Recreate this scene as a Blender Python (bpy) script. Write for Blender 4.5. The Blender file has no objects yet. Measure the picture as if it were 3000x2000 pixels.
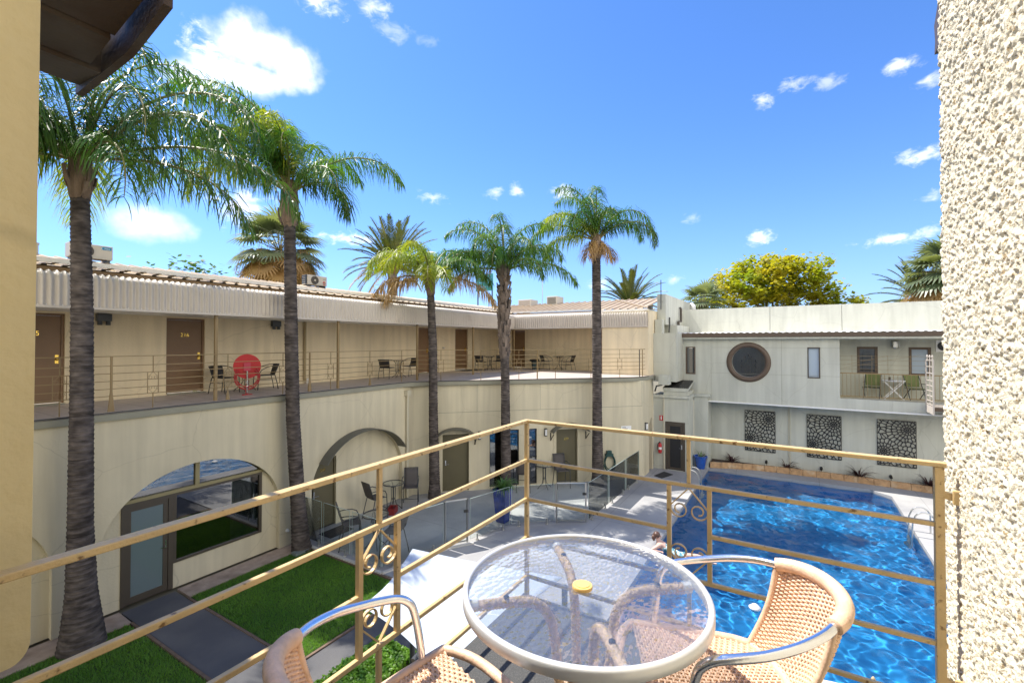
import bpy, math, random
import numpy as np
from mathutils import Vector, Matrix
from mathutils.geometry import tessellate_polygon
sc = bpy.context.scene
COL = sc.collection
PI = math.pi
R = math.radians
SUN_E = 4.3; SKY_S = .1; EXPO = 0.95; WAVE = .0023; FILLBANK = 1.0
SKYTINT = (.56, .88, 1.35)
CLOUDCOL = (9.5, 9.5, 9.8, 1); HAZECOL = (3.4, 3.9, 6.2, 1); FILLBANKCOL = (13.5, 12.9, 11.7, 1)
rnd = random.Random(7)

# ------------------------------------------------------------------ helpers
WL = {}                                   # world location of every parent

def lin(h):
    c = [int(h[i:i+2], 16) / 255 for i in (0, 2, 4)]
    return tuple(x / 12.92 if x <= .04045 else ((x + .055) / 1.055) ** 2.4 for x in c)

def tag(o, label=None, cat=None, group=None, kind=None):
    if label: o['label'] = label
    if cat: o['category'] = cat
    if group: o['group'] = group
    if kind: o['kind'] = kind
    return o

def thing(name, label, cat, loc=(0, 0, 0), group=None):
    o = bpy.data.objects.new(name, None); COL.objects.link(o)
    o.location = loc; o.empty_display_size = .2
    WL[o.name] = Vector(loc)
    return tag(o, label, cat, group)

def children(o):
    return [c for c in bpy.data.objects if c.parent == o]

def copy_tree(o, parent=None):
    c = o.copy(); COL.objects.link(c); c.parent = parent
    WL[c.name] = Vector(c.location)
    for ch in children(o):
        copy_tree(ch, c)
    return c

def place(o, x, y, z, a=0.0):
    o.location = (x, y, z); o.rotation_euler = (0, 0, a); WL[o.name] = Vector((x, y, z))
    return o

class MB:
    def __init__(s):
        s.v = []; s.f = []; s.m = []; s.cur = 0
    def add(s, vs, fs):
        b = len(s.v); s.v.extend(tuple(p) for p in vs)
        for f in fs:
            s.f.append(tuple(i + b for i in f)); s.m.append(s.cur)
        return s
    def box(s, x0, x1, y0, y1, z0, z1):
        vs = [(x, y, z) for z in (z0, z1) for y in (y0, y1) for x in (x0, x1)]
        return s.add(vs, [(0, 2, 3, 1), (4, 5, 7, 6), (0, 1, 5, 4), (2, 6, 7, 3), (0, 4, 6, 2), (1, 3, 7, 5)])
    def mbox(s, mp, s0, s1, n0, n1, z0, z1):
        vs = [mp(a, n, z) for z in (z0, z1) for n in (n0, n1) for a in (s0, s1)]
        return s.add(vs, [(0, 2, 3, 1), (4, 5, 7, 6), (0, 1, 5, 4), (2, 6, 7, 3), (0, 4, 6, 2), (1, 3, 7, 5)])
    def bar(s, p, q, w, h=None, up=(0, 0, 1)):
        h = h or w
        p = Vector(p); q = Vector(q); d = (q - p).normalized(); u = Vector(up)
        if abs(d.dot(u)) > .95: u = Vector((1, 0, 0))
        a = d.cross(u).normalized(); b = a.cross(d).normalized()
        vs = []
        for c in (p, q):
            for (i, j) in ((-1, -1), (1, -1), (1, 1), (-1, 1)):
                vs.append(c + a * (i * w / 2) + b * (j * h / 2))
        return s.add(vs, [(3, 2, 1, 0), (4, 5, 6, 7), (0, 1, 5, 4), (1, 2, 6, 5), (2, 3, 7, 6), (3, 0, 4, 7)])
    def tube(s, path, r, seg=8, closed=False, caps=True):
        P = [Vector(p) for p in path]; n = len(P)
        rr = r if isinstance(r, (list, tuple)) else [r] * n
        ref = None; rings = []
        for i in range(n):
            if closed: t = P[(i + 1) % n] - P[i - 1]
            else: t = P[min(i + 1, n - 1)] - P[max(i - 1, 0)]
            t = t.normalized() if t.length > 1e-9 else Vector((0, 0, 1))
            if ref is None:
                ref = Vector((0, 0, 1)) if abs(t.z) < .9 else Vector((1, 0, 0))
            a = ref - t * ref.dot(t)
            if a.length < 1e-6: a = t.orthogonal()
            a.normalize(); ref = a; b = t.cross(a)
            rings.append([P[i] + (a * math.cos(2 * PI * k / seg) + b * math.sin(2 * PI * k / seg)) * rr[i] for k in range(seg)])
        vs = [p for rg in rings for p in rg]; fs = []
        for i in range(n if closed else n - 1):
            j = (i + 1) % n
            for k in range(seg):
                l = (k + 1) % seg
                fs.append((i * seg + k, i * seg + l, j * seg + l, j * seg + k))
        if caps and not closed:
            fs.append(tuple(range(seg - 1, -1, -1))); fs.append(tuple((n - 1) * seg + k for k in range(seg)))
        return s.add(vs, fs)
    def ribbon(s, path, w, t, wdir):
        """flat strip of width w along wdir, thickness t, following path"""
        P = [Vector(p) for p in path]; W = Vector(wdir).normalized(); n = len(P); vs = []
        for i in range(n):
            d = (P[min(i + 1, n - 1)] - P[max(i - 1, 0)]).normalized(); b = d.cross(W).normalized()
            for (i1, j1) in ((-1, -1), (1, -1), (1, 1), (-1, 1)):
                vs.append(P[i] + W * (i1 * w / 2) + b * (j1 * t / 2))
        fs = []
        for i in range(n - 1):
            for k in range(4):
                l = (k + 1) % 4
                fs.append((i * 4 + k, i * 4 + l, i * 4 + 4 + l, i * 4 + 4 + k))
        fs.append((3, 2, 1, 0)); fs.append(tuple((n - 1) * 4 + k for k in range(4)))
        return s.add(vs, fs)
    def lathe(s, prof, c=(0, 0, 0), seg=16, sx=1, sy=1, caps=True):
        n = len(prof); vs = []
        for (r, z) in prof:
            for k in range(seg):
                a = 2 * PI * k / seg
                vs.append((c[0] + r * sx * math.cos(a), c[1] + r * sy * math.sin(a), c[2] + z))
        fs = []
        for i in range(n - 1):
            for k in range(seg):
                l = (k + 1) % seg
                fs.append((i * seg + k, i * seg + l, (i + 1) * seg + l, (i + 1) * seg + k))
        if caps and prof[0][0] > 1e-5: fs.append(tuple(range(seg - 1, -1, -1)))
        if caps and prof[-1][0] > 1e-5: fs.append(tuple((n - 1) * seg + k for k in range(seg)))
        return s.add(vs, fs)
    def disc(s, c, axis, r, h, seg=20, r2=None):
        c = Vector(c); ax = Vector(axis).normalized()
        return s.tube([c - ax * h / 2, c + ax * h / 2], [r, r if r2 is None else r2], seg)
    def shape(s, outer, holes, mp, n0, n1):
        """outline (with holes) in (s,z), given thickness between n0 and n1 through mp(s,n,z)"""
        loops = [outer] + list(holes)
        flat = [p for l in loops for p in l]
        tri = tessellate_polygon([[Vector((p[0], p[1], 0)) for p in l] for l in loops])
        N = len(flat)
        vs = [mp(p[0], n0, p[1]) for p in flat] + [mp(p[0], n1, p[1]) for p in flat]
        fs = [tuple(t) for t in tri] + [tuple(i + N for i in reversed(t)) for t in tri]
        b = 0
        for l in loops:
            m = len(l)
            for i in range(m):
                j = (i + 1) % m
                fs.append((b + i, b + j, N + b + j, N + b + i))
            b += m
        return s.add(vs, fs)
    def grid(s, rows):
        n = len(rows[0]); vs = [p for r in rows for p in r]; fs = []
        for i in range(len(rows) - 1):
            for k in range(n - 1):
                fs.append((i * n + k, i * n + k + 1, (i + 1) * n + k + 1, (i + 1) * n + k))
        return s.add(vs, fs)
    def ball(s, c, r, seg=12, ring=8, sc3=(1, 1, 1)):
        prof = []
        for i in range(ring + 1):
            a = -PI / 2 + PI * i / ring
            prof.append((max(r * math.cos(a), 1e-4), r * math.sin(a) * sc3[2]))
        return s.lathe(prof, c, seg, sc3[0], sc3[1])
    def build(s, name, mat, parent=None, smooth=False, bevel=0, fix=True):
        off = WL[parent.name] if parent else Vector((0, 0, 0))
        me = bpy.data.meshes.new(name)
        me.from_pydata([(v[0] - off[0], v[1] - off[1], v[2] - off[2]) for v in s.v], [], s.f)
        mats = mat if isinstance(mat, (list, tuple)) else [mat]
        for m in mats: me.materials.append(m)
        if len(mats) > 1: me.polygons.foreach_set('material_index', s.m)
        if fix:
            import bmesh
            bm = bmesh.new(); bm.from_mesh(me); bmesh.ops.recalc_face_normals(bm, faces=bm.faces); bm.to_mesh(me); bm.free()
        if smooth:
            me.polygons.foreach_set('use_smooth', [True] * len(me.polygons))
        me.update()
        o = bpy.data.objects.new(name, me); COL.objects.link(o)
        if parent: o.parent = parent
        WL[o.name] = off.copy()
        if bevel:
            b = o.modifiers.new('Bevel', 'BEVEL'); b.width = bevel; b.segments = 2; b.limit_method = 'ANGLE'
        if smooth == 'auto':
            me.polygons.foreach_set('use_smooth', [False] * len(me.polygons))
        return o

def arc(cx, cz, rx, rz, a0, a1, n):
    return [(cx + rx * math.cos(a0 + (a1 - a0) * i / n), cz + rz * math.sin(a0 + (a1 - a0) * i / n)) for i in range(n + 1)]

def text_obj(name, body, size, loc, rotz, mat, parent, depth=.006, rx=PI / 2, align='CENTER'):
    cu = bpy.data.curves.new(name, 'FONT'); cu.body = body; cu.size = size; cu.extrude = depth
    cu.align_x = align; cu.align_y = 'CENTER'; cu.resolution_u = 3
    t = bpy.data.objects.new(name, cu); COL.objects.link(t)
    bpy.context.view_layer.update()
    me = bpy.data.meshes.new_from_object(t.evaluated_get(bpy.context.evaluated_depsgraph_get()))
    bpy.data.objects.remove(t)
    me.materials.clear(); me.materials.append(mat)
    o = bpy.data.objects.new(name, me); COL.objects.link(o)
    off = WL[parent.name]
    o.parent = parent; o.location = Vector(loc) - off; o.rotation_euler = (rx, 0, rotz)
    WL[o.name] = Vector(loc)
    return o

# ------------------------------------------------------------------ materials
def nodes(name):
    m = bpy.data.materials.new(name); m.use_nodes = True
    return m, m.node_tree, m.node_tree.nodes['Principled BSDF']

def pm(name, col, rough=.6, metal=0., spec=.5, var=.0, vscale=3., bump=0., bscale=40., col2=None, cscale=1., cthr=(.45, .6), detail=4, coat=0., stretch=None):
    """painted / solid surface: base colour with soft variation, optional second colour in blotches, fine bump"""
    m, nt, b = nodes(name); N = nt.nodes; L = nt.links
    if isinstance(col, str): col = lin(col)
    b.inputs['Roughness'].default_value = rough; b.inputs['Metallic'].default_value = metal
    b.inputs['Specular IOR Level'].default_value = spec
    if coat: b.inputs['Coat Weight'].default_value = coat
    tc = N.new('ShaderNodeTexCoord'); vec = tc.outputs['Object']
    if stretch:
        mp = N.new('ShaderNodeMapping'); mp.inputs['Scale'].default_value = stretch; L.new(vec, mp.inputs[0]); vec = mp.outputs[0]
    cur = None
    if var:
        n = N.new('ShaderNodeTexNoise'); n.inputs['Scale'].default_value = vscale; n.inputs['Detail'].default_value = detail
        L.new(vec, n.inputs['Vector'])
        r = N.new('ShaderNodeMapRange'); r.inputs[1].default_value = .3; r.inputs[2].default_value = .7
        r.inputs[3].default_value = 1 - var; r.inputs[4].default_value = 1 + var
        L.new(n.outputs[0], r.inputs[0])
        mx = N.new('ShaderNodeMix'); mx.data_type = 'RGBA'; mx.blend_type = 'MULTIPLY'; mx.inputs[0].default_value = 1
        mx.inputs[6].default_value = (*col, 1); L.new(r.outputs[0], mx.inputs[7]); cur = mx.outputs[2]
    if col2 is not None:
        if isinstance(col2, str): col2 = lin(col2)
        n2 = N.new('ShaderNodeTexNoise'); n2.inputs['Scale'].default_value = cscale; n2.inputs['Detail'].default_value = 6
        L.new(vec, n2.inputs['Vector'])
        r2 = N.new('ShaderNodeMapRange'); r2.inputs[1].default_value = cthr[0]; r2.inputs[2].default_value = cthr[1]
        L.new(n2.outputs[0], r2.inputs[0])
        m2 = N.new('ShaderNodeMix'); m2.data_type = 'RGBA'
        L.new(r2.outputs[0], m2.inputs[0])
        if cur is not None: L.new(cur, m2.inputs[6])
        else: m2.inputs[6].default_value = (*col, 1)
        m2.inputs[7].default_value = (*col2, 1); cur = m2.outputs[2]
    if cur is not None: L.new(cur, b.inputs['Base Color'])
    else: b.inputs['Base Color'].default_value = (*col, 1)
    if bump:
        nb = N.new('ShaderNodeTexNoise'); nb.inputs['Scale'].default_value = bscale; nb.inputs['Detail'].default_value = 3
        L.new(vec, nb.inputs['Vector'])
        bp = N.new('ShaderNodeBump'); bp.inputs['Strength'].default_value = bump; bp.inputs['Distance'].default_value = .02
        L.new(nb.outputs[0], bp.inputs['Height']); L.new(bp.outputs[0], b.inputs['Normal'])
    return m

def leafmat(name, col, col2, rough=.35, trans=.35, scale=.8):
    m, nt, b = nodes(name); N = nt.nodes; L = nt.links
    out = N['Material Output']
    tc = N.new('ShaderNodeTexCoord'); n = N.new('ShaderNodeTexNoise'); n.inputs['Scale'].default_value = scale; n.inputs['Detail'].default_value = 5
    L.new(tc.outputs['Object'], n.inputs['Vector'])
    r = N.new('ShaderNodeMapRange'); r.inputs[1].default_value = .35; r.inputs[2].default_value = .65; L.new(n.outputs[0], r.inputs[0])
    mx = N.new('ShaderNodeMix'); mx.data_type = 'RGBA'; mx.inputs[6].default_value = (*col, 1); mx.inputs[7].default_value = (*col2, 1)
    L.new(r.outputs[0], mx.inputs[0]); L.new(mx.outputs[2], b.inputs['Base Color'])
    b.inputs['Roughness'].default_value = rough; b.inputs['Specular IOR Level'].default_value = .4
    t = N.new('ShaderNodeBsdfTranslucent'); g = N.new('ShaderNodeMix'); g.data_type = 'RGBA'; g.blend_type = 'MULTIPLY'; g.inputs[0].default_value = 1
    L.new(mx.outputs[2], g.inputs[6]); g.inputs[7].default_value = (2.2, 2.0, .7, 1); L.new(g.outputs[2], t.inputs['Color'])
    ms = N.new('ShaderNodeMixShader'); ms.inputs[0].default_value = trans
    L.new(b.outputs[0], ms.inputs[1]); L.new(t.outputs[0], ms.inputs[2]); L.new(ms.outputs[0], out.inputs['Surface'])
    return m

def glassmat(name, tint, refl=.08, blend=.35,  rough=.0, opacity=0., body=(.1, .1, .1), bump=None, refract=0., edge=None):
    """thin pane: tinted transparency plus a Fresnel mirror (and a share of plain body colour)"""
    m, nt, b = nodes(name); N = nt.nodes; L = nt.links; out = N['Material Output']
    tr = N.new('ShaderNodeBsdfTransparent'); tr.inputs[0].default_value = (*tint, 1)
    gl = N.new('ShaderNodeBsdfGlossy'); gl.inputs['Roughness'].default_value = rough
    fr = N.new('ShaderNodeLayerWeight'); fr.inputs[0].default_value = blend
    mr = N.new('ShaderNodeMapRange'); mr.inputs[3].default_value = refl; mr.inputs[4].default_value = .9
    L.new(fr.outputs['Fresnel'], mr.inputs[0])
    base = tr.outputs[0]
    if bump:
        tc = N.new('ShaderNodeTexCoord'); mp = N.new('ShaderNodeMapping'); mp.inputs['Scale'].default_value = bump[2]
        L.new(tc.outputs['Object'], mp.inputs[0])
        vo = N.new('ShaderNodeTexVoronoi'); vo.feature = 'SMOOTH_F1'; vo.inputs['Scale'].default_value = bump[0]; vo.inputs['Smoothness'].default_value = .6
        L.new(mp.outputs[0], vo.inputs['Vector'])
        bp = N.new('ShaderNodeBump'); bp.inputs['Strength'].default_value = bump[1]; bp.inputs['Distance'].default_value = .01
        L.new(vo.outputs['Distance'], bp.inputs['Height'])
        bq = N.new('ShaderNodeBump'); bq.inputs['Strength'].default_value = bump[1] * .45; bq.inputs['Distance'].default_value = .01
        L.new(vo.outputs['Distance'], bq.inputs['Height']); L.new(bq.outputs[0], gl.inputs['Normal'])
        if refract:
            rf = N.new('ShaderNodeBsdfRefraction'); rf.inputs['IOR'].default_value = 1.07; rf.inputs['Roughness'].default_value = .02
            rf.inputs[0].default_value = (*tint, 1); L.new(bp.outputs[0], rf.inputs['Normal'])
            mr2 = N.new('ShaderNodeMixShader'); mr2.inputs[0].default_value = refract
            L.new(tr.outputs[0], mr2.inputs[1]); L.new(rf.outputs[0], mr2.inputs[2]); base = mr2.outputs[0]
    if opacity:
        b.inputs['Base Color'].default_value = (*body, 1); b.inputs['Roughness'].default_value = .5
        mo = N.new('ShaderNodeMixShader'); mo.inputs[0].default_value = opacity
        L.new(base, mo.inputs[1]); L.new(b.outputs[0], mo.inputs[2]); base = mo.outputs[0]
    ms = N.new('ShaderNodeMixShader'); L.new(mr.outputs[0], ms.inputs[0])
    L.new(base, ms.inputs[1]); L.new(gl.outputs[0], ms.inputs[2]); L.new(ms.outputs[0], out.inputs['Surface'])
    return m

def darkglass(name, body, refl=.3, rough=.01, bump=0.):
    m, nt, b = nodes(name); N = nt.nodes; L = nt.links; out = N['Material Output']
    b.inputs['Base Color'].default_value = (*body, 1); b.inputs['Roughness'].default_value = .5; b.inputs['Specular IOR Level'].default_value = 0
    gl = N.new('ShaderNodeBsdfGlossy'); gl.inputs['Roughness'].default_value = rough
    ms = N.new('ShaderNodeMixShader'); ms.inputs[0].default_value = refl
    L.new(b.outputs[0], ms.inputs[1]); L.new(gl.outputs[0], ms.inputs[2]); L.new(ms.outputs[0], out.inputs['Surface'])
    return m

def wallpaint(name, col, joints=None):
    """rendered masonry: slight mottling, faint vertical dirt runs, trowel bump"""
    m, nt, b = nodes(name); N = nt.nodes; L = nt.links
    tc = N.new('ShaderNodeTexCoord')
    n = N.new('ShaderNodeTexNoise'); n.inputs['Scale'].default_value = .9; n.inputs['Detail'].default_value = 6; L.new(tc.outputs['Object'], n.inputs['Vector'])
    mp = N.new('ShaderNodeMapping'); mp.inputs['Scale'].default_value = (3.2, 3.2, .22); L.new(tc.outputs['Object'], mp.inputs[0])
    n2 = N.new('ShaderNodeTexNoise'); n2.inputs['Scale'].default_value = 1.4; n2.inputs['Detail'].default_value = 5; L.new(mp.outputs[0], n2.inputs['Vector'])
    r1 = N.new('ShaderNodeMapRange'); r1.inputs[1].default_value = .3; r1.inputs[2].default_value = .7; r1.inputs[3].default_value = .93; r1.inputs[4].default_value = 1.04; L.new(n.outputs[0], r1.inputs[0])
    r2 = N.new('ShaderNodeMapRange'); r2.inputs[1].default_value = .35; r2.inputs[2].default_value = .62; r2.inputs[3].default_value = .87; r2.inputs[4].default_value = 1.0; L.new(n2.outputs[0], r2.inputs[0])
    mu = N.new('ShaderNodeMath'); mu.operation = 'MULTIPLY'; L.new(r1.outputs[0], mu.inputs[0]); L.new(r2.outputs[0], mu.inputs[1])
    mx = N.new('ShaderNodeMix'); mx.data_type = 'RGBA'; mx.blend_type = 'MULTIPLY'; mx.inputs[0].default_value = 1
    mx.inputs[6].default_value = (*col, 1); L.new(mu.outputs[0], mx.inputs[7]); L.new(mx.outputs[2], b.inputs['Base Color'])
    vo = N.new('ShaderNodeTexVoronoi'); vo.feature = 'DISTANCE_TO_EDGE'; vo.inputs['Scale'].default_value = .42
    va = N.new('ShaderNodeVectorMath'); va.operation = 'MULTIPLY_ADD'; va.inputs[1].default_value = (.5, .5, .5); L.new(n.outputs[1], va.inputs[0]); L.new(tc.outputs['Object'], va.inputs[2]); L.new(va.outputs[0], vo.inputs['Vector'])
    lt = N.new('ShaderNodeMapRange'); lt.inputs[1].default_value = .0; lt.inputs[2].default_value = .005; lt.inputs[3].default_value = .22; lt.inputs[4].default_value = 0; L.new(vo.outputs['Distance'], lt.inputs[0])
    mk = N.new('ShaderNodeMath'); mk.operation = 'MULTIPLY'; L.new(lt.outputs[0], mk.inputs[0]); L.new(r2.outputs[0], mk.inputs[1])
    mc = N.new('ShaderNodeMix'); mc.data_type = 'RGBA'; L.new(mk.outputs[0], mc.inputs[0]); L.new(mx.outputs[2], mc.inputs[6]); mc.inputs[7].default_value = (.12, .10, .07, 1); L.new(mc.outputs[2], b.inputs['Base Color'])
    b.inputs['Roughness'].default_value = .85; b.inputs['Specular IOR Level'].default_value = .25
    nb = N.new('ShaderNodeTexNoise'); nb.inputs['Scale'].default_value = 22; nb.inputs['Detail'].default_value = 5; L.new(tc.outputs['Object'], nb.inputs['Vector'])
    bp = N.new('ShaderNodeBump'); bp.inputs['Strength'].default_value = .25; bp.inputs['Distance'].default_value = .02
    L.new(nb.outputs[0], bp.inputs['Height']); L.new(bp.outputs[0], b.inputs['Normal'])
    return m

M = {}
M['cream'] = wallpaint('cream render', (.64, .575, .415))
M['greycream'] = wallpaint('pale grey green render', (.54, .545, .47))
M['tan'] = wallpaint('tan paint', (.70, .58, .32))
M['creambounce'] = wallpaint('cream render with bounce light', (.80, .68, .47))  # cream paint with the upper storey's bounced light put into its colour
M['stucco'] = pm('pebbledash paint', (.80, .72, .54), .9, var=.06, vscale=6, bump=.4, bscale=220, col2=(.40, .29, .15), cscale=75, cthr=(.585, .65))
M['bronze'] = pm('dark bronze aluminium', '4a4238', .45, spec=.5, var=.06)
M['brownwin'] = pm('brown window frame', '5a4a3c', .5, var=.06)
M['olive'] = pm('dark olive door paint', '5d5740', .5, var=.06, vscale=2)
M['browndoor'] = pm('brown door paint', '7d6144', .5, var=.08, vscale=2)
M['beigeframe'] = pm('beige frame paint', '8f8560', .55, var=.04)
M['brass'] = pm('brass', 'd8b65a', .25, metal=1.)
M['chrome'] = pm('satin chrome', 'd8d8d8', .2, metal=1.)
M['alu'] = pm('polished aluminium', (.86, .87, .89), .2, metal=1., var=.05, vscale=12, bump=.03, bscale=60)
M['aluwhite'] = pm('brushed aluminium rim', (.74, .74, .73), .42, metal=.45, var=.04, vscale=10)
M['steel'] = pm('stainless steel', 'c9c9c6', .28, metal=1.)
M['gold'] = pm('gold enamel', (.62, .44, .20), .38, metal=.0, spec=.55, var=.10, vscale=14, bump=.15, bscale=120, col2=(.22, .12, .04), cscale=34, cthr=(.63, .70))
M['bronzerail'] = pm('bronze rail paint', '8c7650', .5, var=.08)
M['fascia'] = pm('off white sheet steel', (.56, .50, .43), .45, spec=.4, var=.05, vscale=1.5, col2=(.42, .36, .30), cscale=1.4, cthr=(.62, .8))
M['whitecap'] = pm('white gutter steel', (.80, .79, .76), .4, var=.04, col2=(.4, .36, .31), cscale=2.2, cthr=(.66, .75))
M['brownfascia'] = pm('brown fascia paint', '7d6340', .6, var=.06)
M['roof'] = pm('weathered tan roof steel', (.44, .34, .225), .5, spec=.4, var=.14, vscale=.8, col2=(.30, .22, .14), cscale=1.1, cthr=(.55, .8))
M['slabedge'] = pm('grey slab paint', '8f8d7d', .8, var=.07, vscale=2)
M['tile'] = pm('taupe floor tile', (.46, .40, .36), .6, var=.08, vscale=2.5)
M['greycanopy'] = pm('grey canopy steel', '5b5a52', .5, var=.06)
M['deckgrey'] = None
M['asphalt'] = pm('fine grey asphalt', (.10, .10, .105), .9, var=.25, vscale=260, bump=.4, bscale=300, col2=(.15, .145, .14), cscale=.7, cthr=(.45, .7))
M['strip'] = pm('pinkish old concrete', (.40, .31, .24), .9, var=.15, vscale=6, bump=.2, bscale=60, col2=(.27, .2, .15), cscale=2, cthr=(.5, .7))
M['brickedge'] = pm('brown edging brick', (.17, .115, .08), .9, var=.2, vscale=9, bump=.2)
M['carpet'] = pm('charcoal outdoor carpet', (.095, .095, .09), .95, var=.45, vscale=420, bump=.6, bscale=500, col2=(.15, .145, .135), cscale=160, cthr=(.5, .62))
M['eave'] = pm('dirty brown eave paint', '4c4238', .65, var=.12, vscale=5, col2=(.055, .03, .015), cscale=3.5, cthr=(.5, .66), bump=.1)
M['white'] = pm('white paint', (.80, .80, .78), .5, var=.03)
M['sail'] = pm('white shade cloth', (.47, .52, .58), .8, var=.02, vscale=2)
M['umbrella'] = pm('cream canvas', (.74, .66, .50), .85, var=.04)
M['black'] = pm('black powder coat', (.018, .018, .018), .4, var=.1)
M['blackrattan'] = pm('black woven rattan', (.022, .02, .02), .5, var=.3, vscale=60, bump=.4, bscale=90)
M['darkgrey'] = pm('charcoal tube', (.05, .055, .06), .4, var=.05)
M['sling'] = pm('grey brown sling mesh', (.085, .075, .07), .75, var=.15, vscale=80)
M['greensling'] = pm('lime green sling', (.15, .18, .055), .7, var=.1)
M['wicker'] = pm('tan wicker strand', (.76, .52, .35), .42, spec=.5, var=.16, vscale=25, bump=.15, bscale=120)
M['wickerdark'] = pm('inner wicker strand', (.50, .28, .16), .5, var=.2, vscale=25)
M['rope'] = pm('worn straw rope wrap', (.80, .58, .38), .8, var=.25, vscale=40, bump=.7, bscale=110)
M['yellow'] = pm('yellow plastic', (.80, .52, .16), .4, var=.04)
M['red'] = pm('red enamel', (.52, .025, .03), .35, var=.06)
M['redhose'] = pm('red rubber hose', (.42, .03, .035), .5)
M['greenhose'] = pm('dark green hose', (.012, .06, .055), .5, var=.1)
M['bluepot'] = pm('cobalt glazed ceramic', (.018, .04, .24), .15, spec=.6, var=.25, vscale=9, coat=.5)
M['bluepot2'] = pm('bright blue glazed ceramic', (.02, .085, .38), .2, spec=.6, var=.2, vscale=8, coat=.4)
M['sand'] = pm('sandstone block', (.50, .31, .16), .85, var=.22, vscale=7, bump=.3, col2=(.60, .46, .30), cscale=3, cthr=(.55, .7))
M['soil'] = pm('dark soil', (.06, .04, .03), .95, var=.3, vscale=20, bump=.5)
M['acwhite'] = pm('beige appliance paint', (.55, .52, .46), .5, var=.04)
M['acdark'] = pm('fan grille grey', (.12, .11, .10), .6)
M['logoblue'] = pm('blue logo plate', (.01, .25, .50), .4)
M['securitydoor'] = pm('black security mesh', (.012, .013, .016), .6, var=.1, vscale=80)
M['hairbrown'] = pm('wet brown hair', (.10, .05, .035), .4, var=.2, vscale=40)
M['skin'] = pm('pale skin', (.62, .40, .32), .5, var=.06)
M['swim'] = pm('teal printed swimwear', (.06, .22, .28), .6, col2=(.55, .68, .70), cscale=14, cthr=(.5, .55))
M['trunk'] = None
M['rubber'] = pm('black rubber mat', (.03, .03, .03), .9, bump=.4, bscale=90)
M['brownpipe'] = pm('beige pipe paint', '9b8a66', .6)
M['creampipe'] = pm('cream pipe paint', (.56, .52, .40), .55)
M['glasspane'] = glassmat('fence glass', (.93, .96, .955), .02, blend=.14)
M['tableglass'] = glassmat('rippled table glass', (.95, .97, .98), .14, bump=(46, 1.0, (1, 1.5, 1)), refract=.4, opacity=.05, body=(.8, .85, .9))
M['smallglass'] = glassmat('clear table top glass', (.72, .8, .78), .10, rough=.05, opacity=.2, body=(.4, .42, .38))
M['poolglass'] = glassmat('tinted window glass', (.34, .36, .38), .25, blend=.10)
M['curtain'] = pm('white curtain', (.75, .75, .72), .8, var=.03)
M['frost'] = darkglass('frosted door glass', (.15, .20, .21), .12, rough=.12)
M['winglass'] = darkglass('dark window glass', (.012, .014, .018), .30)
M['blindglass'] = darkglass('window with white blind', (.42, .50, .58), .08)
M['tealpanel'] = pm('teal sheet', (.05, .30, .30), .5)
M['fr_green'] = leafmat('palm leaflet green', (.038, .125, .024), (.095, .190, .030), .46, .36)
M['fr_deep'] = leafmat('palm leaflet deep green', (.026, .082, .020), (.070, .135, .028), .45, .32)
M['fr_yellow'] = leafmat('palm leaflet yellow green', (.15, .26, .028), (.27, .30, .035), .45, .4)
M['fr_dry'] = leafmat('dry palm leaflet', (.30, .20, .10), (.38, .25, .11), .6, .25)
M['fr_date'] = leafmat('date palm leaflet', (.055, .085, .025), (.13, .14, .035), .4, .25)
M['fr_fan'] = leafmat('fan palm leaf', (.10, .14, .075), (.19, .23, .14), .35, .3)
M['rachis'] = pm('palm leaf stalk', (.20, .19, .07), .5, var=.2, vscale=5)
M['rachisdry'] = pm('dry palm leaf stalk', (.28, .19, .10), .7, var=.2, vscale=5)
M['fibre'] = pm('palm fibre sheath', (.22, .155, .11), .9, var=.4, vscale=9, bump=.8, bscale=40, stretch=(1, 1, .25))
M['treeleaf'] = leafmat('autumn tree leaf', (.17, .24, .022), (.34, .31, .028), .45, .45, .35)
M['hedge'] = leafmat('box hedge leaf', (.10, .24, .02), (.22, .40, .035), .4, .35, 5)
M['grass'] = leafmat('lawn blade', (.085, .22, .022), (.15, .31, .036), .5, .3, .6)
M['purple'] = leafmat('dark red strap leaf', (.045, .022, .030), (.09, .04, .045), .4, .2, 4)
M['potleaf'] = leafmat('strap leaf green', (.05, .13, .03), (.10, .20, .05), .35, .3, 4)
M['bark'] = pm('grey bark', (.16, .13, .10), .95, var=.3, vscale=8, bump=.6, bscale=20)

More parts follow.
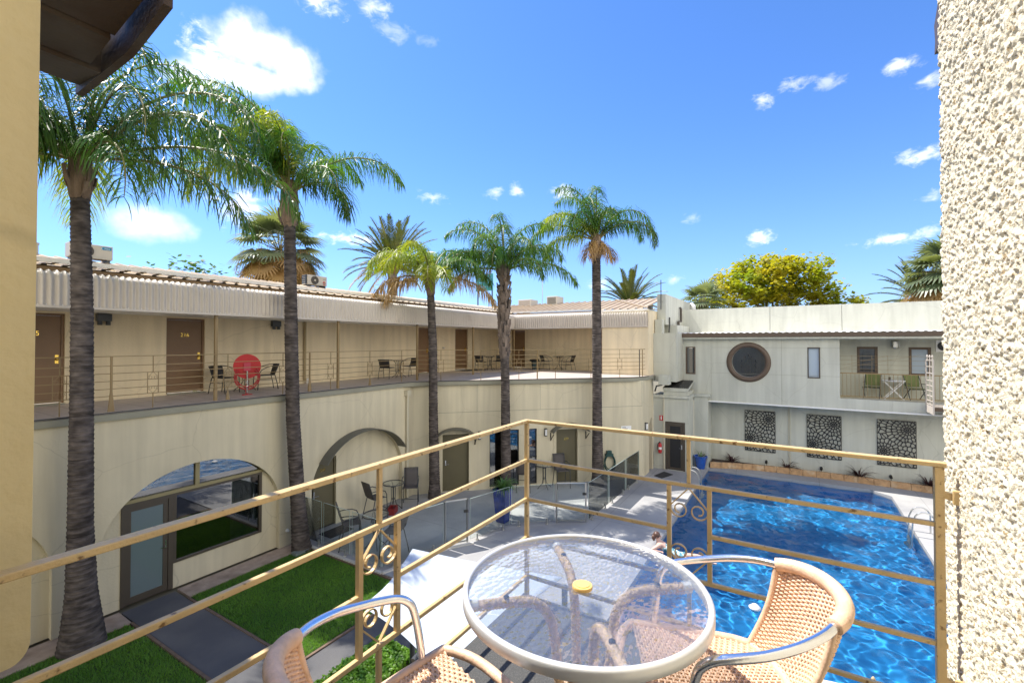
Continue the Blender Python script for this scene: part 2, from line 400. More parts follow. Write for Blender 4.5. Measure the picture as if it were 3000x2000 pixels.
def trunkmat():
    m, nt, b = nodes('ringed palm trunk'); N = nt.nodes; L = nt.links
    tc = N.new('ShaderNodeTexCoord'); sep = N.new('ShaderNodeSeparateXYZ'); L.new(tc.outputs['Object'], sep.inputs[0])
    nz = N.new('ShaderNodeTexNoise'); nz.inputs['Scale'].default_value = 4; nz.inputs['Detail'].default_value = 5; L.new(tc.outputs['Object'], nz.inputs['Vector'])
    mp = N.new('ShaderNodeMapping'); mp.inputs['Scale'].default_value = (3.5, 3.5, 11); L.new(tc.outputs['Object'], mp.inputs[0])
    n2 = N.new('ShaderNodeTexNoise'); n2.inputs['Scale'].default_value = 1.3; n2.inputs['Detail'].default_value = 3; n2.inputs['Distortion'].default_value = .2; L.new(mp.outputs[0], n2.inputs['Vector'])
    cr = N.new('ShaderNodeValToRGB'); e = cr.color_ramp.elements
    e[0].position = .34; e[0].color = (.050, .042, .039, 1); e[1].position = .74; e[1].color = (.150, .125, .112, 1)
    L.new(n2.outputs[0], cr.inputs[0])
    mx = N.new('ShaderNodeMix'); mx.data_type = 'RGBA'; mx.blend_type = 'MULTIPLY'; mx.inputs[0].default_value = 1
    r = N.new('ShaderNodeMapRange'); r.inputs[1].default_value = .3; r.inputs[2].default_value = .7; r.inputs[3].default_value = .65; r.inputs[4].default_value = 1.35
    L.new(nz.outputs[0], r.inputs[0]); L.new(cr.outputs[0], mx.inputs[6]); L.new(r.outputs[0], mx.inputs[7])
    L.new(mx.outputs[2], b.inputs['Base Color']); b.inputs['Roughness'].default_value = .9; b.inputs['Specular IOR Level'].default_value = .2
    bp = N.new('ShaderNodeBump'); bp.inputs['Strength'].default_value = .7; bp.inputs['Distance'].default_value = .03
    L.new(n2.outputs[0], bp.inputs['Height']); L.new(bp.outputs[0], b.inputs['Normal'])
    return m
M['trunk'] = trunkmat()

def deckmat():
    m, nt, b = nodes('pool deck concrete'); N = nt.nodes; L = nt.links
    tc = N.new('ShaderNodeTexCoord')
    n = N.new('ShaderNodeTexNoise'); n.inputs['Scale'].default_value = .55; n.inputs['Detail'].default_value = 8; n.inputs['Roughness'].default_value = .6; L.new(tc.outputs['Object'], n.inputs['Vector'])
    n2 = N.new('ShaderNodeTexNoise'); n2.inputs['Scale'].default_value = 120; n2.inputs['Detail'].default_value = 2; L.new(tc.outputs['Object'], n2.inputs['Vector'])
    cr = N.new('ShaderNodeValToRGB'); e = cr.color_ramp.elements
    e[0].position = .32; e[0].color = (.27, .27, .275, 1); e[1].position = .66; e[1].color = (.40, .395, .385, 1); L.new(n.outputs[0], cr.inputs[0])
    r = N.new('ShaderNodeMapRange'); r.inputs[1].default_value = .3; r.inputs[2].default_value = .7; r.inputs[3].default_value = .88; r.inputs[4].default_value = 1.1; L.new(n2.outputs[0], r.inputs[0])
    mx = N.new('ShaderNodeMix'); mx.data_type = 'RGBA'; mx.blend_type = 'MULTIPLY'; mx.inputs[0].default_value = 1
    L.new(cr.outputs[0], mx.inputs[6]); L.new(r.outputs[0], mx.inputs[7])
    # saw-cut joints, 3 m grid
    sep = N.new('ShaderNodeSeparateXYZ'); L.new(tc.outputs['Object'], sep.inputs[0]); prev = None
    for ax, off in ((0, 1.2), (1, .9)):
        a = N.new('ShaderNodeMath'); a.operation = 'ADD'; a.inputs[1].default_value = off + 300; L.new(sep.outputs[ax], a.inputs[0])
        w = N.new('ShaderNodeMath'); w.operation = 'MODULO'; w.inputs[1].default_value = 3.0; L.new(a.outputs[0], w.inputs[0])
        c = N.new('ShaderNodeMath'); c.operation = 'LESS_THAN'; c.inputs[1].default_value = .014; L.new(w.outputs[0], c.inputs[0])
        if prev is None: prev = c.outputs[0]
        else:
            q = N.new('ShaderNodeMath'); q.operation = 'MAXIMUM'; L.new(prev, q.inputs[0]); L.new(c.outputs[0], q.inputs[1]); prev = q.outputs[0]
    m2 = N.new('ShaderNodeMix'); m2.data_type = 'RGBA'; L.new(prev, m2.inputs[0]); L.new(mx.outputs[2], m2.inputs[6]); m2.inputs[7].default_value = (.2, .2, .2, 1)
    L.new(m2.outputs[2], b.inputs['Base Color']); b.inputs['Roughness'].default_value = .85; b.inputs['Specular IOR Level'].default_value = .3
    return m
M['deckgrey'] = deckmat()

def watermat():
    m, nt, b = nodes('pool water'); b.inputs['Transmission Weight'].default_value = 1; b.inputs['Roughness'].default_value = 0
    b.inputs['IOR'].default_value = 1.33; b.inputs['Base Color'].default_value = (.88, .97, 1, 1)
    return m
M['water'] = watermat()
M['poolfloor'] = pm('blue pool plaster', (.002, .19, .46), .8, var=.10, vscale=.7)
# ------------------------------------------------------------------ camera, sun, sky
SUN_EL = R(60)
CAMZ = 5.6
cam = bpy.data.cameras.new('camera'); cam.lens = 16; cam.sensor_width = 36; cam.clip_start = .02; cam.clip_end = 2000
cam.shift_y = -16.6 / 3000
camo = bpy.data.objects.new('camera', cam); COL.objects.link(camo); sc.camera = camo
camo.location = (0, 0, CAMZ); camo.rotation_euler = (R(90.8), 0, R(31.6 - 90))
sl = bpy.data.lights.new('sun', 'SUN'); sl.energy = SUN_E; sl.angle = R(.5); sl.color = (1, .945, .86)
slo = bpy.data.objects.new('sun', sl); COL.objects.link(slo); slo.rotation_euler = (-(PI / 2 - SUN_EL), 0, 0); slo.location = (0, 10, 30)
sl.cycles.is_caustics_light = True

W = bpy.data.worlds.new('World'); sc.world = W; W.use_nodes = True
def world():
    nt = W.node_tree; N = nt.nodes; L = nt.links; bg = N['Background']
    sk = N.new('ShaderNodeTexSky'); sk.sky_type = 'NISHITA'; sk.sun_disc = False
    sk.sun_elevation = SUN_EL; sk.sun_rotation = 0; sk.air_density = 1.0; sk.dust_density = .3; sk.ozone_density = 2.0; sk.altitude = 100
    g = N.new('ShaderNodeMix'); g.data_type = 'RGBA'; g.blend_type = 'MULTIPLY'; g.inputs[0].default_value = 1
    g.inputs[7].default_value = (*SKYTINT, 1); L.new(sk.outputs[0], g.inputs[6])
    tc = N.new('ShaderNodeTexCoord')
    def vmath(op, a, b=None):
        n = N.new('ShaderNodeVectorMath'); n.operation = op
        for i, q in enumerate((a, b)):
            if q is None: continue
            if isinstance(q, tuple): n.inputs[i].default_value = q
            else: L.new(q, n.inputs[i])
        return n
    def math_(op, a, b=None, clamp=False):
        n = N.new('ShaderNodeMath'); n.operation = op; n.use_clamp = clamp
        for i, q in enumerate((a, b)):
            if q is None: continue
            if isinstance(q, (int, float)): n.inputs[i].default_value = q
            else: L.new(q, n.inputs[i])
        return n.outputs[0]
    nrm = vmath('NORMALIZE', tc.outputs['Generated']).outputs[0]
    nz = N.new('ShaderNodeTexNoise'); nz.inputs['Scale'].default_value = 9; nz.inputs['Detail'].default_value = 8; nz.inputs['Roughness'].default_value = .58
    L.new(nrm, nz.inputs['Vector'])
    nz2 = N.new('ShaderNodeTexNoise'); nz2.inputs['Scale'].default_value = 26; nz2.inputs['Detail'].default_value = 5; L.new(nrm, nz2.inputs['Vector'])
    nz3 = N.new('ShaderNodeTexNoise'); nz3.inputs['Scale'].default_value = 48; nz3.inputs['Detail'].default_value = 6; nz3.inputs['Roughness'].default_value = .62; nz3.inputs['Distortion'].default_value = .5
    mpn = N.new('ShaderNodeMapping'); mpn.inputs['Scale'].default_value = (1, 1, 1.9); L.new(nrm, mpn.inputs[0]); L.new(mpn.outputs[0], nz3.inputs['Vector'])
    wob = math_('ADD', math_('MULTIPLY', math_('SUBTRACT', nz.outputs[0], .5), 1.1), math_('MULTIPLY', math_('SUBTRACT', nz2.outputs[0], .5), .9))
    wobs = math_('ADD', math_('MULTIPLY', math_('SUBTRACT', nz3.outputs[0], .5), 2.2), math_('MULTIPLY', math_('SUBTRACT', nz2.outputs[0], .5), 1.6))
    total = None
    # each cloud: direction azimuth (deg from +X towards +Y), elevation, half width, half height (deg), density
    for (az, el, w, h, d) in CLOUDS:
        a = R(az); e = R(el)
        c = (math.cos(e) * math.cos(a), math.cos(e) * math.sin(a), math.sin(e))
        ux = (-math.sin(a), math.cos(a), 0)
        uy = (-math.sin(e) * math.cos(a), -math.sin(e) * math.sin(a), math.cos(e))
        x = vmath('DOT_PRODUCT', nrm, ux).outputs['Value']; y = vmath('DOT_PRODUCT', nrm, uy).outputs['Value']
        z = vmath('DOT_PRODUCT', nrm, c).outputs['Value']
        X = math_('DIVIDE', x, math.sin(R(w))); Y = math_('DIVIDE', y, math.sin(R(h)))
        r = math_('SQRT', math_('ADD', math_('MULTIPLY', X, X), math_('MULTIPLY', Y, Y)))
        big = w > 3.2
        v = math_('ADD', math_('SUBTRACT', 1.0, r), wob if big else wobs)
        v = math_('MULTIPLY', v, 1.25 if big else .8, True)
        sm = N.new('ShaderNodeMapRange'); sm.interpolation_type = 'SMOOTHSTEP'; sm.inputs[4].default_value = d; L.new(v, sm.inputs[0])
        v = math_('MULTIPLY', sm.outputs[0], math_('GREATER_THAN', z, .3))
        total = v if total is None else math_('MAXIMUM', total, v)
    # unseen bright cloud added behind camera as fill light, and low haze all round
    back = vmath('DOT_PRODUCT', nrm, (-.80, -.60, .10)).outputs['Value']
    nb = N.new('ShaderNodeTexNoise'); nb.inputs['Scale'].default_value = 2.6; nb.inputs['Detail'].default_value = 7; L.new(nrm, nb.inputs['Vector'])
    fillbank = math_('MULTIPLY', math_('ADD', math_('SUBTRACT', back, .02), math_('MULTIPLY', math_('SUBTRACT', nb.outputs[0], .5), .8)), 3.0, True)
    sep = N.new('ShaderNodeSeparateXYZ'); L.new(nrm, sep.inputs[0])
    low = N.new('ShaderNodeMapRange'); low.inputs[1].default_value = .45; low.inputs[2].default_value = .80; low.inputs[3].default_value = 1; low.inputs[4].default_value = .06; L.new(sep.outputs[2], low.inputs[0])
    fillbank = math_('MULTIPLY', math_('MULTIPLY', fillbank, FILLBANK), low.outputs[0])
    hz = math_('POWER', math_('SUBTRACT', 1.0, sep.outputs[2], True), 7.0)
    hz = math_('MULTIPLY', hz, .60, True)
    shade = math_('ADD', .80, math_('MULTIPLY', nz2.outputs[0], .3))
    white = N.new('ShaderNodeMix'); white.data_type = 'RGBA'; white.blend_type = 'MULTIPLY'; white.inputs[0].default_value = 1
    white.inputs[6].default_value = CLOUDCOL; L.new(shade, white.inputs[7])
    m0 = N.new('ShaderNodeMix'); m0.data_type = 'RGBA'; L.new(hz, m0.inputs[0]); L.new(g.outputs[2], m0.inputs[6]); m0.inputs[7].default_value = HAZECOL
    m1 = N.new('ShaderNodeMix'); m1.data_type = 'RGBA'; L.new(total, m1.inputs[0]); L.new(m0.outputs[2], m1.inputs[6]); L.new(white.outputs[2], m1.inputs[7])
    m2 = N.new('ShaderNodeMix'); m2.data_type = 'RGBA'; L.new(fillbank, m2.inputs[0]); L.new(m1.outputs[2], m2.inputs[6]); m2.inputs[7].default_value = FILLBANKCOL
    L.new(m2.outputs[2], bg.inputs['Color']); bg.inputs['Strength'].default_value = SKY_S
# cloud list in world directions (azimuth from +X, elevation)
CLOUDS = [
    (65.6, 28.2, 2.6, 2.3, 1.0), (62.4, 29.3, 3.6, 3.0, 1.0), (59.8, 29.6, 3.8, 3.0, 1.0), (57.4, 28.7, 3.3, 2.6, 1.0), (61.8, 27.0, 5.6, 1.9, 1.0), (66.6, 25.8, 3.4, 1.4, .55),
    (54.8, 35.2, 2.6, 1.5, .8), (48.9, 35.3, 1.8, 1.1, .6), (46.0, 33.6, 2.2, 1.0, .25),
    (2.6, 25.0, 1.5, 1.1, .75), (-.4, 25.9, 2.2, .9, .6), (-3.4, 25.3, 1.8, .7, .35), (-9.2, 24.9, 1.5, .8, .65), (-11.3, 23.0, 1.3, .8, .6), (-10.6, 17.0, 1.7, .9, .85),
    (3.0, 11.3, 1.6, .95, .95), (-8.1, 9.9, 2.3, .65, .8), (-11.2, 10.2, 1.3, .7, .65), (25.0, 18.1, 2.0, 1.0, .75), (31.0, 18.6, 1.3, .9, .6), (33.6, 18.2, 1.5, .8, .5), (41.8, 17.4, 1.8, .9, .55),
    (51.8, 12.0, 3.1, .9, .85), (62.5, 14.4, 3.2, 2.4, .8), (70.0, 11.5, 4.5, 2.0, .55), (12.0, 7.4, 1.1, .7, .7), (20.5, 7.0, 2.0, 1.1, .6), (10.2, 14.2, 1.5, .6, .3), (42.3, 33.3, 2.0, .6, .15), (-11.4, 13.2, 1.5, .7, .5)]
world()

# ------------------------------------------------------------------ ground, paths, pool
PX0, PX1, PY0, PY1 = 6.0, 21.93, -3.05, 3.22
pool_out = [(PX0, PY0), (21.4, PY0), (PX1, -2.5), (PX1, PY1), (PX0, PY1)]
def flat(name, outer, holes, z, th, mat, kind='structure'):
    mb = MB(); mb.shape(outer, holes, lambda s, n, t: (s, t, n), z, z - th)
    return tag(mb.build(name, mat), kind=kind)
flat('ground', [(-400, -400), (400, -400), (400, 400), (-400, 400)], [[(PX0 - .4, PY0 - .4), (PX1 + .4, PY0 - .4), (PX1 + .4, PY1 + .4), (PX0 - .4, PY1 + .4)]], -.06, .05,
     pm('dry earth', (.16, .14, .09), .95, var=.2, vscale=.3))
flat('pool_deck', [(5.75, -9.5), (24, -9.5), (24, 5.5), (19.2, 5.45), (12.55, 12.1), (7.82, 12.1), (7.82, 5.2), (5.75, 5.2)], [pool_out], 0, .2, M['deckgrey'])
flat('asphalt_path', [(-4, 5.15), (7.80, 5.15), (7.80, 7.36), (-4, 7.36)], [], -.02, .06, M['asphalt'])
flat('garden_path', [(3.93, 7.362), (4.87, 7.362), (4.83, 11.9), (3.87, 11.9)], [], -.016, .06, M['asphalt'])
flat('wall_strip', [(-4, 11.30), (3.84, 11.30), (3.84, 11.95), (-4, 11.95)], [], -.006, .06, M['strip'])
flat('wall_strip', [(4.90, 11.36), (7.8, 11.36), (7.8, 11.95), (4.90, 11.95)], [], -.006, .06, M['strip'])
lawn_a = [(4.93, 7.45), (7.72, 7.45), (7.72, 11.36), (4.90, 11.36)]
lawn_b = [(-4, 7.45), (3.87, 7.45), (3.80, 11.30), (-4, 11.30)]
lm = pm('lawn soil and thatch', (.045, .085, .018), .95, var=.3, vscale=5, bump=.6, bscale=60)
for p in (lawn_a, lawn_b): flat('lawn', p, [], -.03, .05, lm)
eb = MB()
for (a, b) in (((4.95, 7.40), (7.76, 7.40)), ((-4, 7.40), (3.90, 7.40)), ((4.89, 7.4), (4.86, 11.36)), ((3.89, 7.4), (3.835, 11.30)), ((7.76, 7.4), (7.76, 11.9))):
    eb.bar((a[0], a[1], -.03), (b[0], b[1], -.035), .05, .07)
tag(eb.build('edging_kerb', M['brickedge']), kind='structure')

def grass(polys, n):
    rg = random.Random(5); mb = MB(); V = mb.v; F = mb.f
    tot = [(max(p[0] for p in q) - min(p[0] for p in q)) * 3.9 for q in polys]
    for q, w in zip(polys, tot):
        x0 = min(p[0] for p in q); x1 = max(p[0] for p in q); y0 = min(p[1] for p in q); y1 = max(p[1] for p in q)
        if x0 < -1: x0 = 1.2
        k = int(n * (x1 - x0) / 5.5)
        for _ in range(k):
            x = rg.uniform(x0 + .03, x1 - .03); y = rg.uniform(y0 + .02, y1)
            if q is polys[1] and x > 3.87 - (y - 7.45) * .018 - .02: continue
            a = rg.uniform(0, 6.28); h = rg.uniform(.025, .055); w_ = rg.uniform(.004, .007); l = rg.uniform(.3, 1.0) * h
            dx, dy = math.cos(a), math.sin(a); b = len(V)
            V.extend([(x - dy * w_, y + dx * w_, -.03), (x + dy * w_, y - dx * w_, -.03), (x + dx * l, y + dy * l, -.03 + h)]); F.append((b, b + 1, b + 2)); mb.m.append(0)
    tag(mb.build('lawn_grass', M['grass'], fix=False), kind='stuff')
grass([lawn_a, lawn_b], 95000)

# pool basin and water
b = MB(); D = -1.55
n = len(pool_out)
for i in range(n):
    p, q = pool_out[i], pool_out[(i + 1) % n]
    b.add([(p[0], p[1], D), (q[0], q[1], D), (q[0], q[1], -.2), (p[0], p[1], -.2)], [(0, 1, 2, 3)])
b.add([(p[0], p[1], D) for p in pool_out], [tuple(range(n))])
po = tag(b.build('pool_basin', M['poolfloor'], fix=False), kind='structure'); po.cycles.is_caustics_receiver = True
def pool_water():
    nx, ny = 620, 250
    X, Y = np.meshgrid(np.linspace(PX0 + .004, PX1 - .004, nx + 1), np.linspace(PY0 + .004, PY1 - .004, ny + 1))
    Z = np.zeros_like(X); rg = np.random.RandomState(11)
    for i in range(90):
        lam = math.exp(rg.uniform(math.log(.17), math.log(1.5)))
        a = rg.normal(.9, .9) if i % 3 else rg.uniform(0, 2 * PI)
        k = 2 * PI / lam; A = WAVE * lam ** 1.25
        Z += A * np.sin(k * math.cos(a) * X + k * math.sin(a) * Y + rg.uniform(0, 6.28) + .8 * np.sin(.9 * X + rg.uniform(0, 6)) * np.cos(1.1 * Y + rg.uniform(0, 6)))
    Z -= .11
    v = np.stack([X.ravel(), Y.ravel(), Z.ravel()], 1)
    i = np.arange(ny)[:, None] * (nx + 1) + np.arange(nx)[None, :]
    f = np.stack([i, i + 1, i + nx + 2, i + nx + 1], -1).reshape(-1, 4)
    me = bpy.data.meshes.new('pool_water')
    me.vertices.add(len(v)); me.vertices.foreach_set('co', v.ravel())
    me.loops.add(f.size); me.loops.foreach_set('vertex_index', f.ravel().astype(np.int32))
    me.polygons.add(len(f)); me.polygons.foreach_set('loop_start', np.arange(0, f.size, 4, dtype=np.int32)); me.polygons.foreach_set('loop_total', np.full(len(f), 4, dtype=np.int32))
    me.update(calc_edges=True); me.polygons.foreach_set('use_smooth', np.ones(len(f), dtype=bool)); me.materials.append(M['water'])
    o = bpy.data.objects.new('pool_water', me); COL.objects.link(o); o.cycles.is_caustics_caster = True
    return tag(o, kind='structure')
pool_water()

# ------------------------------------------------------------------ the two-storey motel wing
YW = 11.9; FL = 4.15
S2 = math.sqrt(2)
def ML(s, n, z): return (s, YW - n, z)
def MR(s, n, z): return (s, 12.05 - n, z)            # recessed arch panels
def MU(s, n, z): return (s, 14.6 - n, z)             # upper wall
def MD(s, n, z): return (12.4 + s / S2 - n / S2, 11.9 - s / S2 - n / S2, z)   # diagonal wall
def SD(x): return (x - 12.4) * S2
def MM(s, n, z): return (22.2 - n, s, z)             # upper end wall, s = Y
bw = thing('motel_wing', 'long cream two storey motel wing with arches below and an open walkway above', 'building', (8, 13, 0))
arcs = [(.915, 1.895, 1.25, 1.54), (5.385, 1.895, 1.25, 1.54), (10.05, 1.80, 1.2, 1.58)]
out = [(-4, 0)]
for (c, r, zs, h) in arcs:
    out += [(c - r, 0)] + [(c + r * math.cos(PI - PI * i / 28), zs + h * math.sin(PI * i / 28)) for i in range(29)] + [(c + r, 0)]
out += [(12.4, 0), (12.4, 4.0), (-4, 4.0)]
lw = MB(); lw.shape(out, [], ML, 0, -.15)
# diagonal wall with door and window openings
dh = [(SD(13.16), SD(13.86), .02, 2.14), (SD(14.42), SD(14.77), .08, 2.22), (SD(14.97), SD(15.24), .08, 2.22), (SD(15.49), SD(15.75), .08, 2.22), (SD(16.32), SD(16.95), .02, 2.14)]
dout = [(0, -.05)]; holes = []
for (a, b_, z0, z1) in dh: holes.append([(a, z0), (b_, z0), (b_, z1), (a, z1)])
lw.shape([(0, -.05), (SD(19.0), -.05), (SD(19.0), 4.0), (0, 4.0)], holes, MD, 0, -.15)
# return wall with the doorway, facing the pool
def MT(s, n, z): return (s, 5.3 - n, z)
lw.shape([(19.0, -.05), (19.95, -.05), (19.95, 2.0), (20.25, 2.28), (20.68, 2.28), (20.68, 4.0), (19.0, 4.0)], [], MT, 0, -.16)
lw.shape([(20.45, -.05), (20.68, -.05), (20.68, 2.276), (20.45, 2.276)], [], MT, -.002, -.158)
lw.build('lower_wall', M['cream'], bw)
# thin render joints
j = MB()
for x in (14.08, 15.85, 17.55, 18.97): j.mbox(MD, SD(x) - .006, SD(x) + .006, -.01, .003, 2.95, 3.98)
j.mbox(MD, .6, SD(18.98), -.01, .003, 2.95, 2.965)
j.mbox(MD, SD(17.55) - .006, SD(17.55) + .006, -.01, .003, 0, 2.95)
j.build('render_joint', M['slabedge'], bw)
rw = MB()
def arch_pts(c, r, zs, h, grow=.06):
    return [(c - r - grow, 0)] + [(c + (r + grow) * math.cos(PI - PI * i / 24), zs + (h + grow) * math.sin(PI * i / 24)) for i in range(25)] + [(c + r + grow, 0)]
rw.shape(arch_pts(*arcs[0]), [], MR, 0, -.1)
def arch_z(c, r, zs, h, x):
    q = max(0, 1 - ((x - c) / r) ** 2); return zs + h * math.sqrt(q)
c, r, zs, h = arcs[1]
rw.shape([(c - r - .06, 0), (3.885, 0), (3.885, 2.30), (c - r - .06, 1.3)], [], MR, 0, -.12)
rw.shape([(4.835, 0), (c + r + .06, 0), (c + r + .06, 1.4), (6.875, 2.35), (6.875, .56), (4.835, .56)], [], MR, 0, -.12)
c, r, zs, h = arcs[2]
A2 = arch_pts(*arcs[2])
rw.shape([(8.19, 0), (8.36, 0), (8.36, 2.09), (9.20, 2.09), (9.20, 0)] + [(p[0], p[1]) for p in reversed(A2) if p[0] > 8.1][:-1] + [(8.19, 1.2)], [], MR, 0, -.12)
rw.build('recess_wall', M['cream'], bw)
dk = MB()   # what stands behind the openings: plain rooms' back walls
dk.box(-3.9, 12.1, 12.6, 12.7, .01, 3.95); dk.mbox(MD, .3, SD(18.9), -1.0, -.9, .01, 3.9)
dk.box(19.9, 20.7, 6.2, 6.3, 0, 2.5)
cu = MB(); cu.grid([[(6.18 + i * .02, 12.26 + .022 * math.sin(i * 1.9), .2), (6.18 + i * .02, 12.26 + .03 * math.sin(i * 1.9), 2.9)] for i in range(34)]); cu.build('curtain', M['curtain'], bw, smooth=True)
cu = MB(); cu.grid([[MD(SD(15.5) + i * .02, -.25 + .02 * math.sin(i * 1.7), .1), MD(SD(15.5) + i * .02, -.25 + .03 * math.sin(i * 1.7), 2.25)] for i in range(14)]); cu.build('curtain', M['curtain'], bw, smooth=True)
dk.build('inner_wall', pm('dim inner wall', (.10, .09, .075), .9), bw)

# big arched window with frosted door
f = MB()
f.mbox(MR, 3.885, 3.965, -.05, .03, .02, 2.16); f.mbox(MR, 4.74, 4.835, -.05, .03, .02, 2.16); f.mbox(MR, 3.965, 4.74, -.05, .03, 2.08, 2.16)
dfr = f.build('door_frame', M['bronze'], bw)
d = MB()
d.mbox(MR, 3.97, 4.06, -.03, .01, .03, 2.075); d.mbox(MR, 4.645, 4.735, -.03, .01, .03, 2.075)
d.mbox(MR, 4.06, 4.645, -.03, .01, .03, .17); d.mbox(MR, 4.06, 4.645, -.03, .01, 1.98, 2.075)
dr = d.build('door', M['bronze'], bw); tag(dr, 'frosted glass door with dark bronze frame')
MB().mbox(MR, 4.06, 4.645, -.015, -.005, .17, 1.98).build('pane', M['frost'], dr)
hd = MB(); hd.mbox(MR, 4.685, 4.705, .01, .022, .98, 1.16); hd.tube([MR(4.69, .022, 1.02), MR(4.69, .06, 1.02), MR(4.58, .06, 1.02)], .009, 6)
hd.build('handle', M['chrome'], dr)
w = MB()
w.mbox(MR, 4.84, 4.90, -.05, .02, .57, 2.16); w.mbox(MR, 6.80, 6.87, -.05, .02, .57, 2.16); w.mbox(MR, 4.90, 6.80, -.05, .02, .57, .62); w.mbox(MR, 4.90, 6.80, -.05, .02, 2.10, 2.16)
win = w.build('window', M['bronze'], bw)
MB().mbox(MR, 4.9, 6.8, -.03, -.02, .62, 2.10).build('pane', M['poolglass'], win)
t = MB(); t.mbox(MR, 3.72, 7.02, -.06, .035, 2.162, 2.235); t.mbox(MR, 5.28, 5.37, -.05, .02, 2.235, 2.83)
tr = t.build('fanlight', M['beigeframe'], bw); tag(tr, 'arched fanlight above the door and window')
c, r, zs, h = arcs[1]
g = MB(); g.shape([(3.75, 2.236), (5.279, 2.236), (5.279, 2.86)] + [(x, arch_z(c, r + .05, zs, h + .05, x)) for x in (4.9, 4.5, 4.1)], [], MR, -.03, -.04)
g.build('pane', M['poolglass'], tr)
g = MB(); g.shape([(5.371, 2.236), (7.0, 2.236)] + [(x, arch_z(c, r + .05, zs, h + .05, x)) for x in (6.9, 6.6, 6.2, 5.8)] + [(5.371, 2.86)], [], MR, -.03, -.04)
g.build('pane', M['poolglass'], tr)

def room_door(mp, s0, s1, z0, z1, number, rotz, handle, mat='olive', leaf_n=-.1, lev=True, flip=1, num_h=.13, nz=1.72):
    fr = MB(); w = .05
    fr.mbox(mp, s0, s0 + w, leaf_n - .06, leaf_n + .035, z0, z1); fr.mbox(mp, s1 - w, s1, leaf_n - .06, leaf_n + .035, z0, z1)
    fr.mbox(mp, s0 + w, s1 - w, leaf_n - .06, leaf_n + .035, z1 - w, z1)
    fr.build('door_frame', M[mat], bw)
    dm = MB(); dm.mbox(mp, s0 + w + .003, s1 - w - .003, leaf_n - .05, leaf_n, z0 + .015, z1 - w - .003)
    dr = dm.build('door', M[mat], bw)
    if number:
        tag(dr, 'door numbered ' + number)
        cx = (s0 + s1) / 2
        text_obj('door_number', number, num_h, mp(cx, leaf_n + .004, z0 + nz), rotz, M['brass'], dr)
    k = MB(); hs = s0 + .12 if handle < 0 else s1 - .12
    if lev:
        k.mbox(mp, hs - .02, hs + .02, leaf_n, leaf_n + .012, z0 + .95, z0 + 1.14)
        k.tube([mp(hs, leaf_n + .012, z0 + 1.0), mp(hs, leaf_n + .06, z0 + 1.0), mp(hs - handle * .12, leaf_n + .06, z0 + 1.0)], .011, 6)
        k.build('handle', M['chrome'], dr)
    else:
        k.mbox(mp, hs - .032, hs + .032, leaf_n, leaf_n + .012, z0 + .92, z0 + 1.12)
        P = Vector(mp(hs, leaf_n + .05, z0 + 1.02)); k.ball(P, .032, 10, 6); k.disc((Vector(mp(hs, leaf_n + .02, z0 + 1.02))), Vector(mp(0, 1, 0)) - Vector(mp(0, 0, 0)), .018, .05, 8)
        k.build('handle', M['brass'], dr)
    return dr
def MA2(s, n, z): return MR(s, n, z)
room_door(MR, 8.36, 9.20, .01, 2.08, '231', 0, -1, leaf_n=-.08)
room_door(MD, SD(13.16), SD(13.86), .02, 2.14, '230', -PI / 4, -1, leaf_n=-.1)
room_door(MD, SD(16.32), SD(16.95), .02, 2.14, '229', -PI / 4, -1, leaf_n=-.1)
# surrounds of doors 229 / 230 stand slightly proud
for (a, b_) in ((13.08, 13.16), (13.86, 13.98), (16.24, 16.32), (16.95, 17.08)): MB().mbox(MD, SD(a), SD(b_), -.02, .012, 0, 2.2).build('door_surround', M['cream'], bw)
for (a, b_) in ((14.42, 14.77), (14.97, 15.24), (15.49, 15.75)):
    w = MB(); s0, s1 = SD(a), SD(b_); k = .03
    w.mbox(MD, s0, s0 + k, -.12, -.03, .08, 2.22); w.mbox(MD, s1 - k, s1, -.12, -.03, .08, 2.22); w.mbox(MD, s0 + k, s1 - k, -.12, -.03, .08, .12); w.mbox(MD, s0 + k, s1 - k, -.12, -.03, 2.18, 2.22)
    wo = w.build('window', M['black'], bw)
    MB().mbox(MD, s0 + k, s1 - k, -.09, -.08, .12, 2.18).build('pane', M['poolglass'], wo)

# curved awnings
def awning(mp, c, r, zs, h, a0, a1, proj, th, parent):
    mb = MB(); rows = []
    n = 26
    for i in range(n + 1):
        a = a0 + (a1 - a0) * i / n
        s = c + r * math.cos(a); z = zs + h * math.sin(a)
        s2 = c + (r + th) * math.cos(a); z2 = zs + (h + th) * math.sin(a)
        rows.append([mp(s, .002, z), mp(s, proj, z), mp(s2, proj, z2), mp(s2, .002, z2), mp(s, .002, z)])
    mb.grid(rows)
    mb.add(rows[0][:4], [(0, 1, 2, 3)]); mb.add(rows[-1][:4], [(0, 1, 2, 3)])
    return mb.build('awning', M['greycanopy'], parent)
c, r, zs, h = arcs[2]
awning(ML, c, r, zs, h, R(149), R(28), .40, .022, bw)
for xc in (13.50, 16.68):
    o = awning(MD, SD(xc), .86, 1.78, .60, R(152), R(28), .42, .02, bw)
    br = MB()
    for sgn in (-1, 1):
        s = SD(xc) + sgn * .74
        br.bar(MD(s, .01, 2.03), MD(s, .01, 1.72), .03); br.bar(MD(s, .01, 1.74), MD(s, .36, 2.02), .022)
    br.build('bracket', M['black'], o)

# downpipe with rain head
p = MB(); p.tube([(12.04, 11.83, .02), (12.04, 11.83, 3.66)], .045, 10); p.box(11.95, 12.13, 11.74, 11.895, 3.66, 3.86)
p.build('downpipe', M['creampipe'], bw)
